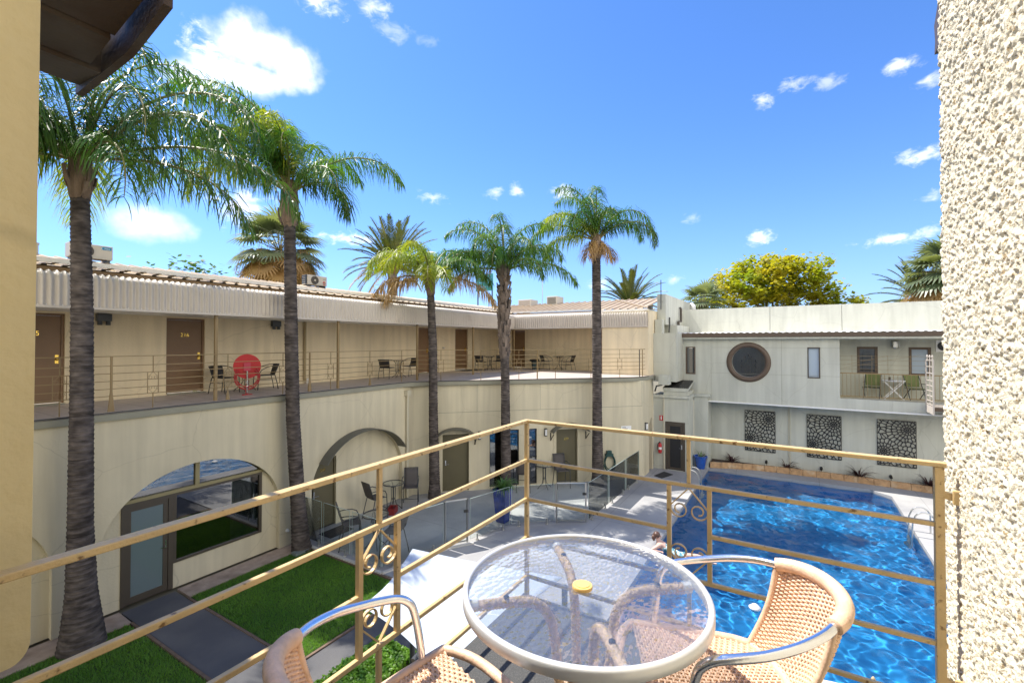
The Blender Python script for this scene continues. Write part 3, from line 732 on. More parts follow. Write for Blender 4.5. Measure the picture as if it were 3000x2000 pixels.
# wall lamps below
for x in (14.14, 16.0, 19.30):
    l = MB(); 
    if x < 19: l.mbox(MD, SD(x) - .05, SD(x) + .05, .002, .02, 1.92, 2.22); cpt = MD(SD(x), .08, 0)
    else: l.box(x - .05, x + .05, 5.27, 5.298, 1.92, 2.22); cpt = (x, 5.22, 0)
    lo_ = l.build('wall_lamp', M['darkgrey'], bw)
    MB().lathe([(.045, 1.95), (.045, 2.19)], (cpt[0], cpt[1], 0), 10).build('lamp_shade', M['white'], lo_)
    q = MB(); q.lathe([(.055, 1.925), (.055, 1.955)], (cpt[0], cpt[1], 0), 10); q.lathe([(.055, 2.185), (.055, 2.215)], (cpt[0], cpt[1], 0), 10); q.build('lamp_cap', M['darkgrey'], lo_)
n_ = MB(); n_.mbox(MD, SD(18.30), SD(18.62), .002, .012, 1.94, 2.16); n_.build('notice_plate', M['white'], bw)
n_ = MB()
for i in range(3): n_.mbox(MD, SD(18.33), SD(18.55 - .05 * i), .012, .014, 1.98 + i * .055, 2.0 + i * .055)
n_.build('notice_text', M['black'], bw)

# slab: floor of the walkway and its grey edge
def slab_edge(off):
    pts = [(-4, 11.84 - off)]
    # rounded corner to the diagonal
    o = off * 1.0
    a = (12.05, 11.84 - o); 
    for i in range(9):
        t = i / 8; p0 = Vector((11.5, 11.84 - o)); p1 = Vector((12.28 - o * .4, 11.84 - o)); p2 = Vector((12.85 - o * .7, 11.27 - o * .7))
        q = p0.lerp(p1, t).lerp(p1.lerp(p2, t), t); pts.append((q.x, q.y))
    d0 = Vector((12.85 - o * .7, 11.27 - o * .7)); d1 = Vector((18.3 - o * .7, 5.82 - o * .7)); d2 = Vector((18.75, 5.30 - o)); d3 = Vector((19.65, 5.20 - o))
    for i in range(9):
        t = i / 8; q = d1.lerp(d2, t).lerp(d2.lerp(d3, t), t); pts.append((q.x, q.y))
    return pts
up = lambda s, n, t: (s, t, n)
e = slab_edge(0)
sb = MB(); sb.shape(e + [(22.6, 5.20), (22.6, 15), (-4, 15)], [], up, FL - .02, FL - .15)
sb.build('slab', M['slabedge'], bw)
e2 = [(x, y + .03) if x < 12 else (x + .02, y + .02) for (x, y) in e]
fl = MB(); fl.shape(e2 + [(22.6, 5.23), (22.6, 15), (-4, 15)], [], up, FL, FL - .019)
fl.build('walkway_floor', M['tile'], bw)
cap = MB()
for i in range(len(e) - 1):
    cap.bar((e[i][0], e[i][1] + .02, FL + .008), (e[i + 1][0], e[i + 1][1] + .02, FL + .008), .05, .022)
cap.build('floor_trim', M['darkgrey'], bw)
tl = MB()
for k in range(52): tl.box(-3.6 + k * .5, -3.594 + k * .5, 11.9, 14.58, FL, FL + .002)
tl.build('tile_joint', pm('tile grout', (.22, .19, .17), .9), bw)

# upper walls with doors
uo = [(-4, FL), (22.3, FL), (22.3, 7.2), (-4, 7.2)]
ud = [(2.58, 3.62, '215'), (5.66, 6.62, '216'), (15.42, 16.34, None), (18.22, 19.28, None)]
uw = MB(); uw.shape(uo, [[(a, FL + .03), (b_, FL + .03), (b_, FL + 2.12), (a, FL + 2.12)] for a, b_, _ in ud], MU, 0, -.15)
uw.shape([(14.6, FL), (7.4, FL), (7.4, 7.2), (14.6, 7.2)], [[(13.68, FL + .03), (12.80, FL + .03), (12.80, FL + 2.12), (13.68, FL + 2.12)]], MM, 0, -.15)
uw.build('upper_wall', M['creambounce'], bw)
for a, b_, nn in ud:
    room_door(MU, a, b_, FL + .03, FL + 2.12, nn, 0, 1, mat='browndoor', lev=False, nz=1.62, num_h=.15)
def MMr(s, n, z): return (22.2 - n, -s, z)
room_door(MMr, -13.68, -12.80, FL + .03, FL + 2.12, None, -PI / 2, 1, mat='browndoor', lev=False)
for a, b_, _ in ud: MB().box(a + .02, b_ - .02, 14.45, 14.70, FL + .002, FL + .028).build('door_sill', M['slabedge'], bw)
# end block that closes the terrace
eb_ = MB(); eb_.box(19.9, 22.19, 5.3, 7.4, FL, 6.98); eb_.build('end_block', M['creambounce'], bw)
dd = MB(); dd.box(19.93, 20.0, 7.401, 7.46, FL, 6.3); dd.build('door_post', M['browndoor'], bw)
# bullnose sheet-steel fascia
def bullnose():
    prof = [(0, 6.30), (0, 6.5), (0, 6.72), (.0, 6.80)] + [(.19 - .19 * math.cos(PI / 2 * i / 7), 6.80 + .19 * math.sin(PI / 2 * i / 7)) for i in range(1, 8)]
    prof += [(.34, 6.995)]
    mb = MB(); pitch = .115; sub = 6; rows = []
    n = int((20.02 + 4) / pitch * sub)
    for i in range(n + 1):
        x = -4 + i * pitch / sub; w = .023 * math.cos(2 * PI * i / sub)
        rows.append([(min(x, 20.02), 12.08 + a - w * (1 if k < 6 else .6), z + (w if k >= 8 else 0)) for k, (a, z) in enumerate(prof)])
    mb.grid(rows); mb.build('fascia', M['fascia'], bw, smooth=True)
    mb = MB(); rows = []; n = int((12.3 - 5.3) / pitch * sub)
    for i in range(n + 1):
        y = 12.3 - i * pitch / sub; w = .023 * math.cos(2 * PI * i / sub)
        rows.append([(19.86 + a - w * (1 if k < 6 else .6), y, z + (w if k >= 8 else 0)) for k, (a, z) in enumerate(prof)])
    mb.grid(rows); mb.build('fascia', M['fascia'], bw, smooth=True)
    tr_ = MB(); tr_.box(-4, 19.84, 12.05, 12.075, 6.262, 6.31); tr_.box(19.825, 19.85, 5.3, 12.08, 6.262, 6.31)
    tr_.tube([(19.86, 12.09, 6.28), (19.86, 12.09, 6.9)], .035, 8)
    tr_.build('fascia_trim', M['fascia'], bw)
    sf = MB(); sf.box(-4, 22.2, 12.10, 14.6, 6.315, 6.335); sf.box(19.88, 22.2, 7.4, 12.1, 6.315, 6.335); sf.build('soffit', M['white'], bw)
    # end cap of the fascia, a pale upstand
    ec = MB(); ec.shape([(19.84, 6.98), (22.15, 6.98), (22.15, 7.02), (20.2, 7.02)], [], MT, 0, -.12); ec.build('fascia_cap', M['cream'], bw)
bullnose()
pb = MB()
for x in (-1.4, 2.18, 5.78, 9.36, 12.92, 16.5): pb.box(x - .03, x + .03, 12.17, 12.23, FL, 6.3)
pb.tube([(20.0, 12.2, FL), (20.0, 12.2, 6.3)], .03, 8)
pb2 = pb
for k, x in enumerate((2.18, 5.78, 9.36, 12.92, 16.5)):
    MB().box(x - .032, x + .032, 12.168, 12.232, FL, 6.3).build('verandah_post', M['bronzerail'], bw)
MB().tube([(19.95, 12.15, FL), (19.95, 12.15, 6.3)], .03, 8).build('verandah_post', M['bronzerail'], bw)
ff = MB(); ff.box(-4, 20.6, 12.42, 12.45, 6.97, 7.09); ff.box(20.2, 20.23, 5.3, 12.42, 6.97, 7.07)
ff.build('fascia_board', M['brownfascia'], bw)
# ribbed roof decks
def ribbed(x0, x1, y0, z0, y1, z1, name, mat, swap=False, pitch=.30, rib=.05, rh=.032, xt=None):
    mb = MB(); n = int(abs(x1 - x0) / pitch); sg = 1 if x1 > x0 else -1; rows = []
    prof = [(0, 0), (.5 - rib / pitch, 0), (.5 - rib / pitch * .5, rh), (.5 + rib / pitch * .5, rh), (.5 + rib / pitch, 0)]
    for i in range(n):
        for (u, hh) in prof:
            x = x0 + sg * (i + u) * pitch
            if swap: rows.append([(y0, x, z0 + hh), (y1, x, z1 + hh)])
            else: rows.append([(x, y0, z0 + hh), (x, y1, z1 + hh)])
    mb.grid(rows)
    return mb.build(name, mat, bw)
ribbed(-4, 21.5, 12.38, 7.105, 13.0, 7.20, 'roof', M['roof'])
wc = MB(); wc.box(-4, 20.9, 12.92, 13.0, 7.235, 7.33); wc.build('gutter', M['whitecap'], bw)
ribbed(-4, 24.5, 12.9, 7.21, 15.5, 7.70, 'roof', M['roof'])
MB().box(-4, 24.5, 15.47, 15.50, 7.40, 7.69).build('ridge_board', M['bronze'], bw)
ribbed(16.2, 5.3, 20.2, 7.085, 24.0, 7.86, 'roof', M['roof'], swap=True, pitch=.36, rh=.05)
wc = MB(); wc.box(20.22, 20.32, 8.0, 12.6, 7.10, 7.17); wc.build('gutter', M['whitecap'], bw)
hp = MB(); rows = []
for i in range(18):   # hip end
    for (u, hh) in ((0, 0), (.33, 0), (.42, .045), (.58, .045), (.67, 0)):
        x = 20.3 + (i + u) * .36; 
        ze = 7.09; t = min(1, abs(x - 20.3) / 3.7) if x < 24 else max(0, 1 - (x - 24) / 3)
        rows.append([(x, 5.36, ze + hh), (x, 5.36 + 2.74 * t, ze + .77 * t + hh + .004)])
hp.grid(rows); hp.build('roof', M['roof'], bw)
MB().bar((20.25, 5.4, 7.13), (24.0, 8.1, 7.90), .12, .05).build('hip_cap', M['roof'], bw)
MB().box(20.12, 20.19, 5.3, 8.0, 6.98, 7.08).build('fascia_board', M['whitecap'], bw)
MB().box(19.86, 20.2, 5.18, 5.298, 7.03, 7.17).build('eave_end', M['bronze'], bw)
# rain pipes on the upper wall
p = MB(); p.tube([(9.78, 14.53, FL + .12), (9.78, 14.53, 6.4)], .045, 8); p.build('downpipe', M['brownpipe'], bw)
p = MB(); p.lathe([(.075, FL + .004), (.075, FL + .15), (.06, FL + .19)], (9.85, 14.42, 0), 10); p.build('pipe_boot', M['white'], bw)
for x in (4.30, 8.72):
    l = MB(); l.box(x - .14, x + .14, 14.45, 14.598, 6.12, 6.3); l.lathe([(.05, 6.02), (.05, 6.14)], (x - .08, 14.5, 0), 8); l.lathe([(.05, 6.02), (.05, 6.14)], (x + .08, 14.5, 0), 8)
    l.build('wall_lamp', M['darkgrey'], bw)
MB().box(17.20, 17.28, 14.5, 14.598, 5.27, 5.36).build('junction_box', M['acwhite'], bw)
# return doorway
od = MB(); od.box(19.97, 20.44, 5.50, 5.54, .02, 2.05); od.build('door', M['browndoor'], bw)

# ------------------------------------------------------------------ walkway railing
def scroll(mb, mp, s, z, r, dirs, w, th, wd, turns=1.25):
    """spiral whose outer end leaves at angle dirs"""
    pts = []
    n = 22
    for i in range(n + 1):
        t = i / n; a = dirs[0] + dirs[1] * t * turns * 2 * PI; q = r * (1 - .62 * t)
        pts.append(mp(s + q * math.cos(a), 0, z + q * math.sin(a)))
    mb.ribbon(pts, w, th, wd)
def rail_panel(mp, s, z0, z1, hw, bw_, parent, mat, wd, r):
    mb = MB()
    for k in (-1, 1):
        mb.bar(mp(s + k * hw, 0, z0), mp(s + k * hw, 0, z1), bw_)
    for k in (-1, 1):
        # diagonals to scrolls at top and bottom
        for (zz, dz) in ((z1, -1), (z0, 1)):
            e1 = (s + k * (hw - .006), zz + dz * hw * 1.05)
            mb.ribbon([mp(s + k * .004, 0, zz + dz * .006), mp(s + k * hw * .55, 0, zz + dz * hw * .62), mp(*((e1[0]), 0, e1[1]))], .012 if bw_ < .02 else .022, .005, wd)
            c = (s + k * (hw - .006 - r), zz + dz * (hw * 1.05 + .3 * r))
            scroll(mb, mp, c[0], c[1], r, (0 if k > 0 else PI, dz * k * 1.0), .012 if bw_ < .02 else .022, .005, wd)
    return mb.build('scroll_panel', mat, parent)
wr = thing('walkway_railing', 'long bronze railing with scroll panels along the upper walkway', 'railing', (8, 12.1, FL))
def MWL(s, n, z): return (s, 12.14 - n, z)
DX0 = 12.30
def MWD(s, n, z): return (12.30 + s / S2 - n / S2, 12.05 - s / S2 - n / S2, z)
ZR = [5.30, 5.10, 4.94, 4.78, 4.62, 4.47]
for i, z in enumerate(ZR):
    mb = MB(); q = .016 if i else .026
    ex = (6.5 * S2)
    mb.bar((-4, 12.14, z), (12.22, 12.14, z), q, q if i else .02); mb.bar((12.22, 12.14, z), MWD(.06, 0, z), q); mb.bar(MWD(.06, 0, z), MWD(8.95, 0, z), q, q if i else .02)
    mb.bar(MWD(8.95, 0, z), (18.95, 5.42, z), q)
    mb.bar((18.95, 5.42, z), (19.5, 5.34, z), q)
    mb.build('rail', M['bronzerail'], wr)
for s in (1.40, 2.94, 4.46, 6.04, 7.5, 9.05, 10.58, 12.05):
    rail_panel(MWL, s, 4.47, 4.94, .10, .013, wr, M['bronzerail'], (0, 1, 0), .042)
    a = MB(); a.bar(MWL(s, 0, 4.94), MWL(s, 0, 5.30), .016); a.bar(MWL(s, 0, FL), MWL(s, 0, 4.47), .018)
    if s in (6.04, 10.58): a.add([MWL(s - .045, -.02, FL), MWL(s + .045, -.02, FL), MWL(s, -.006, 4.47), MWL(s - .045, .02, FL), MWL(s + .045, .02, FL), MWL(s, .006, 4.47)], [(0, 1, 2), (5, 4, 3), (0, 3, 4, 1), (1, 4, 5, 2), (2, 5, 3, 0)])
    a.build('post', M['bronzerail'], wr)
for s in (1.45, 3.73, 8.33):
    a = MB(); a.bar(MWL(s, 0, FL), MWL(s, 0, 5.3), .035)
    a.add([MWL(s - .055, -.02, FL), MWL(s + .055, -.02, FL), MWL(s, -.018, 4.75), MWL(s - .055, .02, FL), MWL(s + .055, .02, FL), MWL(s, .018, 4.75)], [(0, 1, 2), (5, 4, 3), (0, 3, 4, 1), (1, 4, 5, 2), (2, 5, 3, 0)])
    a.build('post', M['bronzerail'], wr)
for x in (13.14, 14.21, 15.27, 16.33, 17.40, 18.30):
    s = (x - 12.30) * S2
    rail_panel(MWD, s, 4.47, 4.94, .10, .013, wr, M['bronzerail'], (.707, .707, 0), .042)
    a = MB(); a.bar(MWD(s, 0, 4.94), MWD(s, 0, 5.30), .016); a.bar(MWD(s, 0, FL), MWD(s, 0, 4.47), .018); a.build('post', M['bronzerail'], wr)
for x in (15.80, ):
    s = (x - 12.30) * S2
    MB().bar(MWD(s, 0, FL), MWD(s, 0, 5.3), .035).build('post', M['bronzerail'], wr)
MB().bar((18.95, 5.42, FL), (18.95, 5.42, 5.3), .03).build('post', M['black'], wr)
MB().bar((19.25, 5.38, FL), (19.25, 5.38, 5.3), .03).build('post', M['bronzerail'], wr)
# ------------------------------------------------------------------ pool building
pbld = thing('pool_building', 'pale two storey pool building with a round porthole window and a flat parapet', 'building', (24, 0, 0))
XU, XL = 22.1, 23.0
def MXU(s, n, z): return (XU - n, -s, z)      # s grows to the right in the picture
def MXL(s, n, z): return (XL - n, -s, z)
def ell(cs, cz, r, n=40): return [(cs + r * math.cos(2 * PI * i / n), cz + r * math.sin(2 * PI * i / n)) for i in range(n)]
POR = (-1.615, 4.735)
uwl = MB()
# front wall of the upper storey, opening of the loggia on the right
uwl.shape([(-4.7, 2.97), (9, 2.97), (9, 3.385), (1.60, 3.385), (1.60, 5.70), (9, 5.70), (9, 5.95), (-4.7, 5.95)],
          [ell(POR[0], POR[1], .64), [(-4.18, 4.14), (-3.76, 4.14), (-3.76, 5.39), (-4.18, 5.39)], [(.53, 4.14), (.96, 4.14), (.96, 5.39), (.53, 5.39)]], MXU, 0, -.16)
uwl.mbox(MXU, 1.45, 1.60, -1.5, -.161, 3.385, 5.70)
uwl.shape([(1.45, 3.385), (9, 3.385), (9, 5.9), (1.45, 5.9)], [[(2.29, 4.30), (2.97, 4.30), (2.97, 5.41), (2.29, 5.41)], [(3.93, 4.28), (4.60, 4.28), (4.60, 5.40), (3.93, 5.40)]], lambda s, n, z: (23.6 - n, -s, z), 0, -.12)
uwl.build('upper_wall', M['greycream'], pbld)
lb = MB(); lb.box(XU + .162, XL, -9, 3.22, 2.972, 3.05); lb.box(XU + .012, XU + .158, -9, 3.21, 2.962, 2.969); lb.box(XU + .16, 23.6, -9, -1.45, 3.30, 3.384)
lb.build('soffit', M['cream'], pbld)
MB().box(XU - .05, XU + .02, -9, 3.22, 2.935, 2.985).build('drip_edge', M['white'], pbld)
lwl = MB(); lwl.box(XL, XL + .2, -9, 3.25, -.05, 2.972); lwl.box(21.9, XL, 3.22, 3.80, -.05, 3.16); lwl.box(20.7, 21.9, 3.82, 5.28, -.05, 3.16) if 0 else None
lwl.build('lower_wall', M['greycream'], pbld)
# projecting block with the security door
bA = MB()
def MXA(s, n, z): return (20.7 - n, -s, z)
bA.shape([(-5.29, -.05), (-3.82, -.05), (-3.82, 3.16), (-5.29, 3.16)], [[(-4.79, .02), (-3.96, .02), (-3.96, 2.12), (-4.79, 2.12)]], MXA, 0, -.15)
bA.box(20.851, 21.899, 3.82, 3.97, -.05, 3.16)
bA.build('porch_wall', M['greycream'], pbld)
rl = MB(); rl.box(20.62, 21.92, 3.76, 5.29, 3.16, 3.27); rl.box(20.94, 22.0, 3.16, 3.80, 3.165, 3.265) if 0 else None; rl.box(21.84, 22.098, 3.12, 3.755, 3.162, 3.262)
rl.build('ledge', M['greycream'], pbld)
MB().box(20.7, 22.098, 3.86, 4.86, 3.272, 3.44).build('porch_upstand', M['greycream'], pbld)
pr = MB(); pr.add([(20.66, 3.82, 3.45), (20.66, 4.88, 3.45), (22.09, 4.88, 3.80), (22.09, 3.82, 3.80), (20.66, 3.82, 3.60), (20.66, 4.88, 3.60), (22.09, 4.88, 3.84), (22.09, 3.82, 3.84)], [(0, 1, 2, 3), (0, 4, 5, 1), (0, 3, 7, 4), (1, 5, 6, 2)])
pr.build('porch_fascia', M['greycream'], pbld)
pr = MB(); n = 12
for i in range(n):
    y0 = 3.86 + i * .083; pr.add([(20.68, y0, 3.605), (20.68, y0 + .05, 3.605), (22.09, y0 + .05, 3.845), (22.09, y0, 3.845), (20.68, y0 + .066, 3.625), (22.09, y0 + .066, 3.865), (20.68, y0 + .083, 3.605), (22.09, y0 + .083, 3.845)], [(0, 1, 2, 3), (1, 4, 5, 2), (4, 6, 7, 5)])
pr.build('porch_roof', M['black'], pbld)
sd = MB(); sd.mbox(MXA, -4.79, -4.70, -.10, .01, .02, 2.12); sd.mbox(MXA, -4.05, -3.96, -.10, .01, .02, 2.12); sd.mbox(MXA, -4.70, -4.05, -.10, .01, 2.03, 2.12)
sd.build('door_frame', M['bronze'], pbld)
sd = MB()
for a, b_, z0, z1 in ((-4.69, -4.60, .03, 2.02), (-4.15, -4.06, .03, 2.02), (-4.60, -4.15, .03, .13), (-4.60, -4.15, 1.93, 2.02)): sd.mbox(MXA, a, b_, -.05, -.01, z0, z1)
sdo = sd.build('door', M['bronze'], pbld); tag(sdo, 'black mesh security door')
MB().mbox(MXA, -4.60, -4.15, -.04, -.03, .13, 1.93).build('mesh_panel', M['securitydoor'], sdo)
h = MB(); h.mbox(MXA, -4.13, -4.08, -.01, .012, .95, 1.15); h.tube([MXA(-4.105, .012, 1.0), MXA(-4.105, .05, 1.0), MXA(-4.2, .05, 1.0)], .01, 6); h.build('handle', M['chrome'], sdo)
p = MB(); p.tube([(20.66, 4.84, .02), (20.66, 4.84, 3.15)], .03, 8); p.build('downpipe', M['creampipe'], pbld)
p = MB(); p.tube([(20.66, 4.92, 3.95), (20.66, 4.92, 3.70), (20.60, 5.14, 3.66), (20.55, 5.2, 3.42)], .035, 8); p.build('drain_pipe', M['black'], pbld)
mbx = MB(); mbx.box(20.25, 20.698, 4.53, 4.98, 3.74, 4.17); mbx.build('meter_box', M['greycream'], pbld, bevel=.02)
# tall service walls between the two buildings
sv = MB(); sv.box(20.7, 22.098, 4.30, 5.298, 3.86, 6.0); sv.box(22.12, 24.9, 4.55, 5.28, 5.951, 6.4); sv.box(21.35, 29, 4.90, 5.28, 6.401, 7.80); sv.box(20.9, 21.34, 4.96, 5.27, 6.001, 6.62); 
sv.build('service_wall', M['greycream'], pbld)
p = MB(); p.tube([(24.2, 4.86, 7.35), (24.2, 4.80, 7.3), (24.2, 4.80, 6.65), (23.6, 4.80, 6.6), (23.6, 4.80, 6.0)], .06, 8)
p.build('drain_pipe', M['bronze'], pbld)
p = MB(); p.tube([(21.8, 4.86, 6.05), (21.9, 4.85, 6.4), (21.95, 4.86, 6.75)], .03, 6); p.build('cable', M['black'], pbld)
MB().tube([(21.32, 5.1, 7.1), (21.32, 5.1, 8.45)], .02, 6).build('aerial_pole', M['darkgrey'], pbld)
# eave gutter and flat roof with leaning parapet
g = MB(); g.box(XU - .26, XU - .005, -9, 4.62, 5.82, 5.99); g.build('gutter', M['brownwin'], pbld)
g = MB(); g.box(XU - .22, XU - .01, -9, 4.6, 5.74, 5.815); g.build('fascia_board', M['greycream'], pbld)
rows = []; rm = MB()
for i in range(230):
    y = 4.6 - i * .06; hh = .014 * (1 if i % 4 in (1, 2) else -1)
    rows.append([(XU - .2, y, 6.01 + hh), (25.0, y, 6.09 + hh)])
rm.grid(rows); rm.build('roof', M['whitecap'], pbld)
pp = MB()
for (a, b_, t) in ((4.9, .9, 0), (.885, -1.9, .0), (-1.915, -9, .0)):
    pp.add([(25.0, a, 6.03), (25.0, b_, 6.03), (25.12, b_, 7.30), (25.12, a, 7.30), (25.45, a, 6.03), (25.45, b_, 6.03), (25.45, b_, 7.30), (25.45, a, 7.30)], [(0, 1, 2, 3), (3, 2, 6, 7), (0, 3, 7, 4), (1, 5, 6, 2)])
pp.build('parapet', M['greycream'], pbld)
p = MB(); p.tube([(27.2, 4.7, 7.30), (27.2, 4.7, 7.62), (27.3, 4.8, 7.72), (27.5, 4.95, 7.74)], .10, 8); p.build('vent_pipe', M['white'], pbld)
# windows
def frame_win(s0, s1, z0, z1, mp, mat, glass, k=.05, n0=-.10, n1=.012):
    w = MB(); w.mbox(mp, s0, s0 + k, n0, n1, z0, z1); w.mbox(mp, s1 - k, s1, n0, n1, z0, z1); w.mbox(mp, s0 + k, s1 - k, n0, n1, z0, z0 + k); w.mbox(mp, s0 + k, s1 - k, n0, n1, z1 - k, z1)
    wo = w.build('window', M[mat], pbld); MB().mbox(mp, s0 + k, s1 - k, n0 + .03, n0 + .04, z0 + k, z1 - k).build('pane', M[glass], wo)
    return wo
frame_win(-4.18, -3.76, 4.14, 5.39, MXU, 'brownwin', 'winglass')
frame_win(.53, .96, 4.14, 5.39, MXU, 'bronze', 'blindglass', .04)
ML2 = lambda s, n, z: (23.6 - n, -s, z)
frame_win(2.29, 2.97, 4.30, 5.41, ML2, 'brownwin', 'winglass', .09)
frame_win(3.93, 4.60, 4.28, 5.40, ML2, 'brownwin', 'blindglass', .09)
po_ = MB()
rows = []
for i in range(49):
    a = 2 * PI * i / 48; row = []
    for (r_, n_) in ((.65, -.15), (.64, .02), (.66, .07), (.74, .10), (.82, .07), (.86, .002)):
        row.append(MXU(POR[0] + r_ * math.cos(a), n_, POR[1] + r_ * math.sin(a)))
    rows.append(row)
po_.grid(rows); pw = po_.build('porthole_window', M['brownwin'], pbld, smooth=True); tag(pw, 'round porthole window with thick brown ring')
g = MB(); g.shape(ell(POR[0], POR[1], .66), [], MXU, -.12, -.13); g.build('pane', M['winglass'], pw)
sc_ = MB()   # wrought candle shapes behind the round pane
for dx, hz in ((-.12, .22), (0, .30), (.12, .22), (-.26, .06), (.26, .06)):
    s = POR[0] + dx; sc_.bar(MXU(s, -.10, POR[1] - .45), MXU(s, -.10, POR[1] + hz - .05), .014)
    c = MXU(s, -.10, POR[1] + hz); sc_.lathe([(.002, -.07), (.028, -.02), (.022, .03), (.002, .08)], c, 8)
for k in (-1, 1):
    sc_.tube([MXU(POR[0] + k * .02, -.10, POR[1] + .15), MXU(POR[0] + k * .1, -.10, POR[1] + .13), MXU(POR[0] + k * .13, -.10, POR[1] + .17), MXU(POR[0] + k * .1, -.10, POR[1] + .2)], .007, 5)
    sc_.tube([MXU(POR[0] + k * .26, -.10, POR[1] + .04), MXU(POR[0] + k * .34, -.10, POR[1] - .02), MXU(POR[0] + k * .22, -.10, POR[1] - .12), MXU(POR[0] + k * .3, -.10, POR[1] - .25)], .008, 5)
sc_.build('iron_scrollwork', M['black'], pw)
jj = MB()
for s in (-3.1, -.38): jj.mbox(MXU, s - .005, s + .005, -.01, .003, 2.99, 5.74)
jj.mbox(MXU, -3.1, 1.6, -.01, .003, 4.23, 4.238); jj.mbox(MXU, -3.1, 1.6, -.01, .003, 5.36, 5.368)
jj.build('render_joint', M['slabedge'], pbld)
p = MB(); p.tube([(XL - .03, 0.15, .3), (XL - .03, .15, 2.96)], .012, 6); p.tube([(XL - .03, 0.10, .3), (XL - .03, .10, 2.96)], .012, 6); p.build('cable', M['creampipe'], pbld)
lg = MB(); lg.lathe([(.09, 5.36), (.11, 5.4), (.11, 5.62)], (23.45, -3.5, 0), 10); lg.box(23.5, 23.598, -3.64, -3.40, 5.42, 5.64); lg.build('wall_lamp', M['steel'], pbld)
vf = MB(); vf.shape(ell(4.95, 5.45, .17, 20), [], ML2, .002, .05); vf.build('wall_vent', M['black'], pbld)
vf = MB(); vf.shape([(4.74, 5.22), (5.3, 5.22), (5.3, 5.68), (4.74, 5.68)], [ell(4.95, 5.45, .175, 20)], ML2, .002, .03); vf.build('vent_plate', M['white'], pbld)
# loggia balustrade with wires above
lr = thing('loggia_railing', 'slim bronze railing with spindles across the open loggia upstairs', 'railing', (22.2, -3.5, 3.385))
def MLR(s, n, z): return (22.25 - n, -s, z)
MB().bar(MLR(1.62, 0, 4.38), MLR(6, 0, 4.38), .035).build('top_rail', M['bronzerail'], lr)
MB().bar(MLR(1.62, 0, 3.48), MLR(6, 0, 3.48), .025).build('bottom_rail', M['bronzerail'], lr)
for i in range(26):
    s = 1.70 + i * .13; MB().bar(MLR(s, 0, 3.48), MLR(s, 0, 4.37), .014).build('spindle', M['bronzerail'], lr)
wi = MB()
for z in (4.55, 4.72, 4.9, 5.06): wi.bar(MLR(1.62, 0, z), MLR(4.3, 0, z), .008)
for s in (2.0, 2.62, 3.1, 3.75): wi.bar(MLR(s, 0, 4.38), MLR(s, 0, 5.1), .01)
wi.bar(MLR(1.75, 0, 4.7), MLR(3.2, -.9, 5.05), .008); wi.bar(MLR(1.75, 0, 4.6), MLR(4.2, -.9, 5.1), .008)
wi.build('wire', M['bronzerail'], lr)

# security grille that sticks out beside the loggia
gr = thing('security_grille', 'cream steel spiked grille standing out from the loggia by the pebbledash wall', 'grille', (21.4, -4.15, 3.1))
GY = -4.13
def MG(s, n, z): return (21.95 - s, GY - n, z)
gb = MB()
gb.bar(MG(0, 0, 3.1), MG(0, 0, 4.98), .04); gb.bar(MG(1.0, 0, 3.1), MG(1.0, 0, 5.0), .045); gb.bar(MG(.55, 0, 3.35), MG(.55, 0, 5.02), .03)
gb.build('frame', M['fascia'], gr)
for z in (3.42, 3.55, 3.72, 3.90, 4.08, 4.26, 4.52, 4.75, 4.97):
    MB().bar(MG(.0, 0, z - .02), MG(1.0, 0, z + .0), .03).build('bar', M['fascia'], gr)
MB().mbox(MG, .02, .98, -.01, .01, 3.1, 3.36).build('kick_plate', M['fascia'], gr)
for s in (.2, .55, .9):
    a = MB(); a.lathe([(.012, 4.97), (.012, 5.05), (.03, 5.08), (.025, 5.12), (.002, 5.16)], MG(s, 0, 0), 8); a.build('finial', M['fascia'], gr)
ld = thing('stair_landing', 'slatted steel landing catching the sun beside the grille', 'landing', (21.6, -4.8, 3.2))
a = MB()
for i in range(7): a.box(21.2 + i * .12, 21.27 + i * .12, -5.6, -4.22, 3.33, 3.36)
a.build('tread_slats', M['fascia'], ld)
a = MB(); a.box(21.15, 22.03, -5.6, -4.2, 3.2, 3.32); a.build('landing_frame', M['brownwin'], ld)

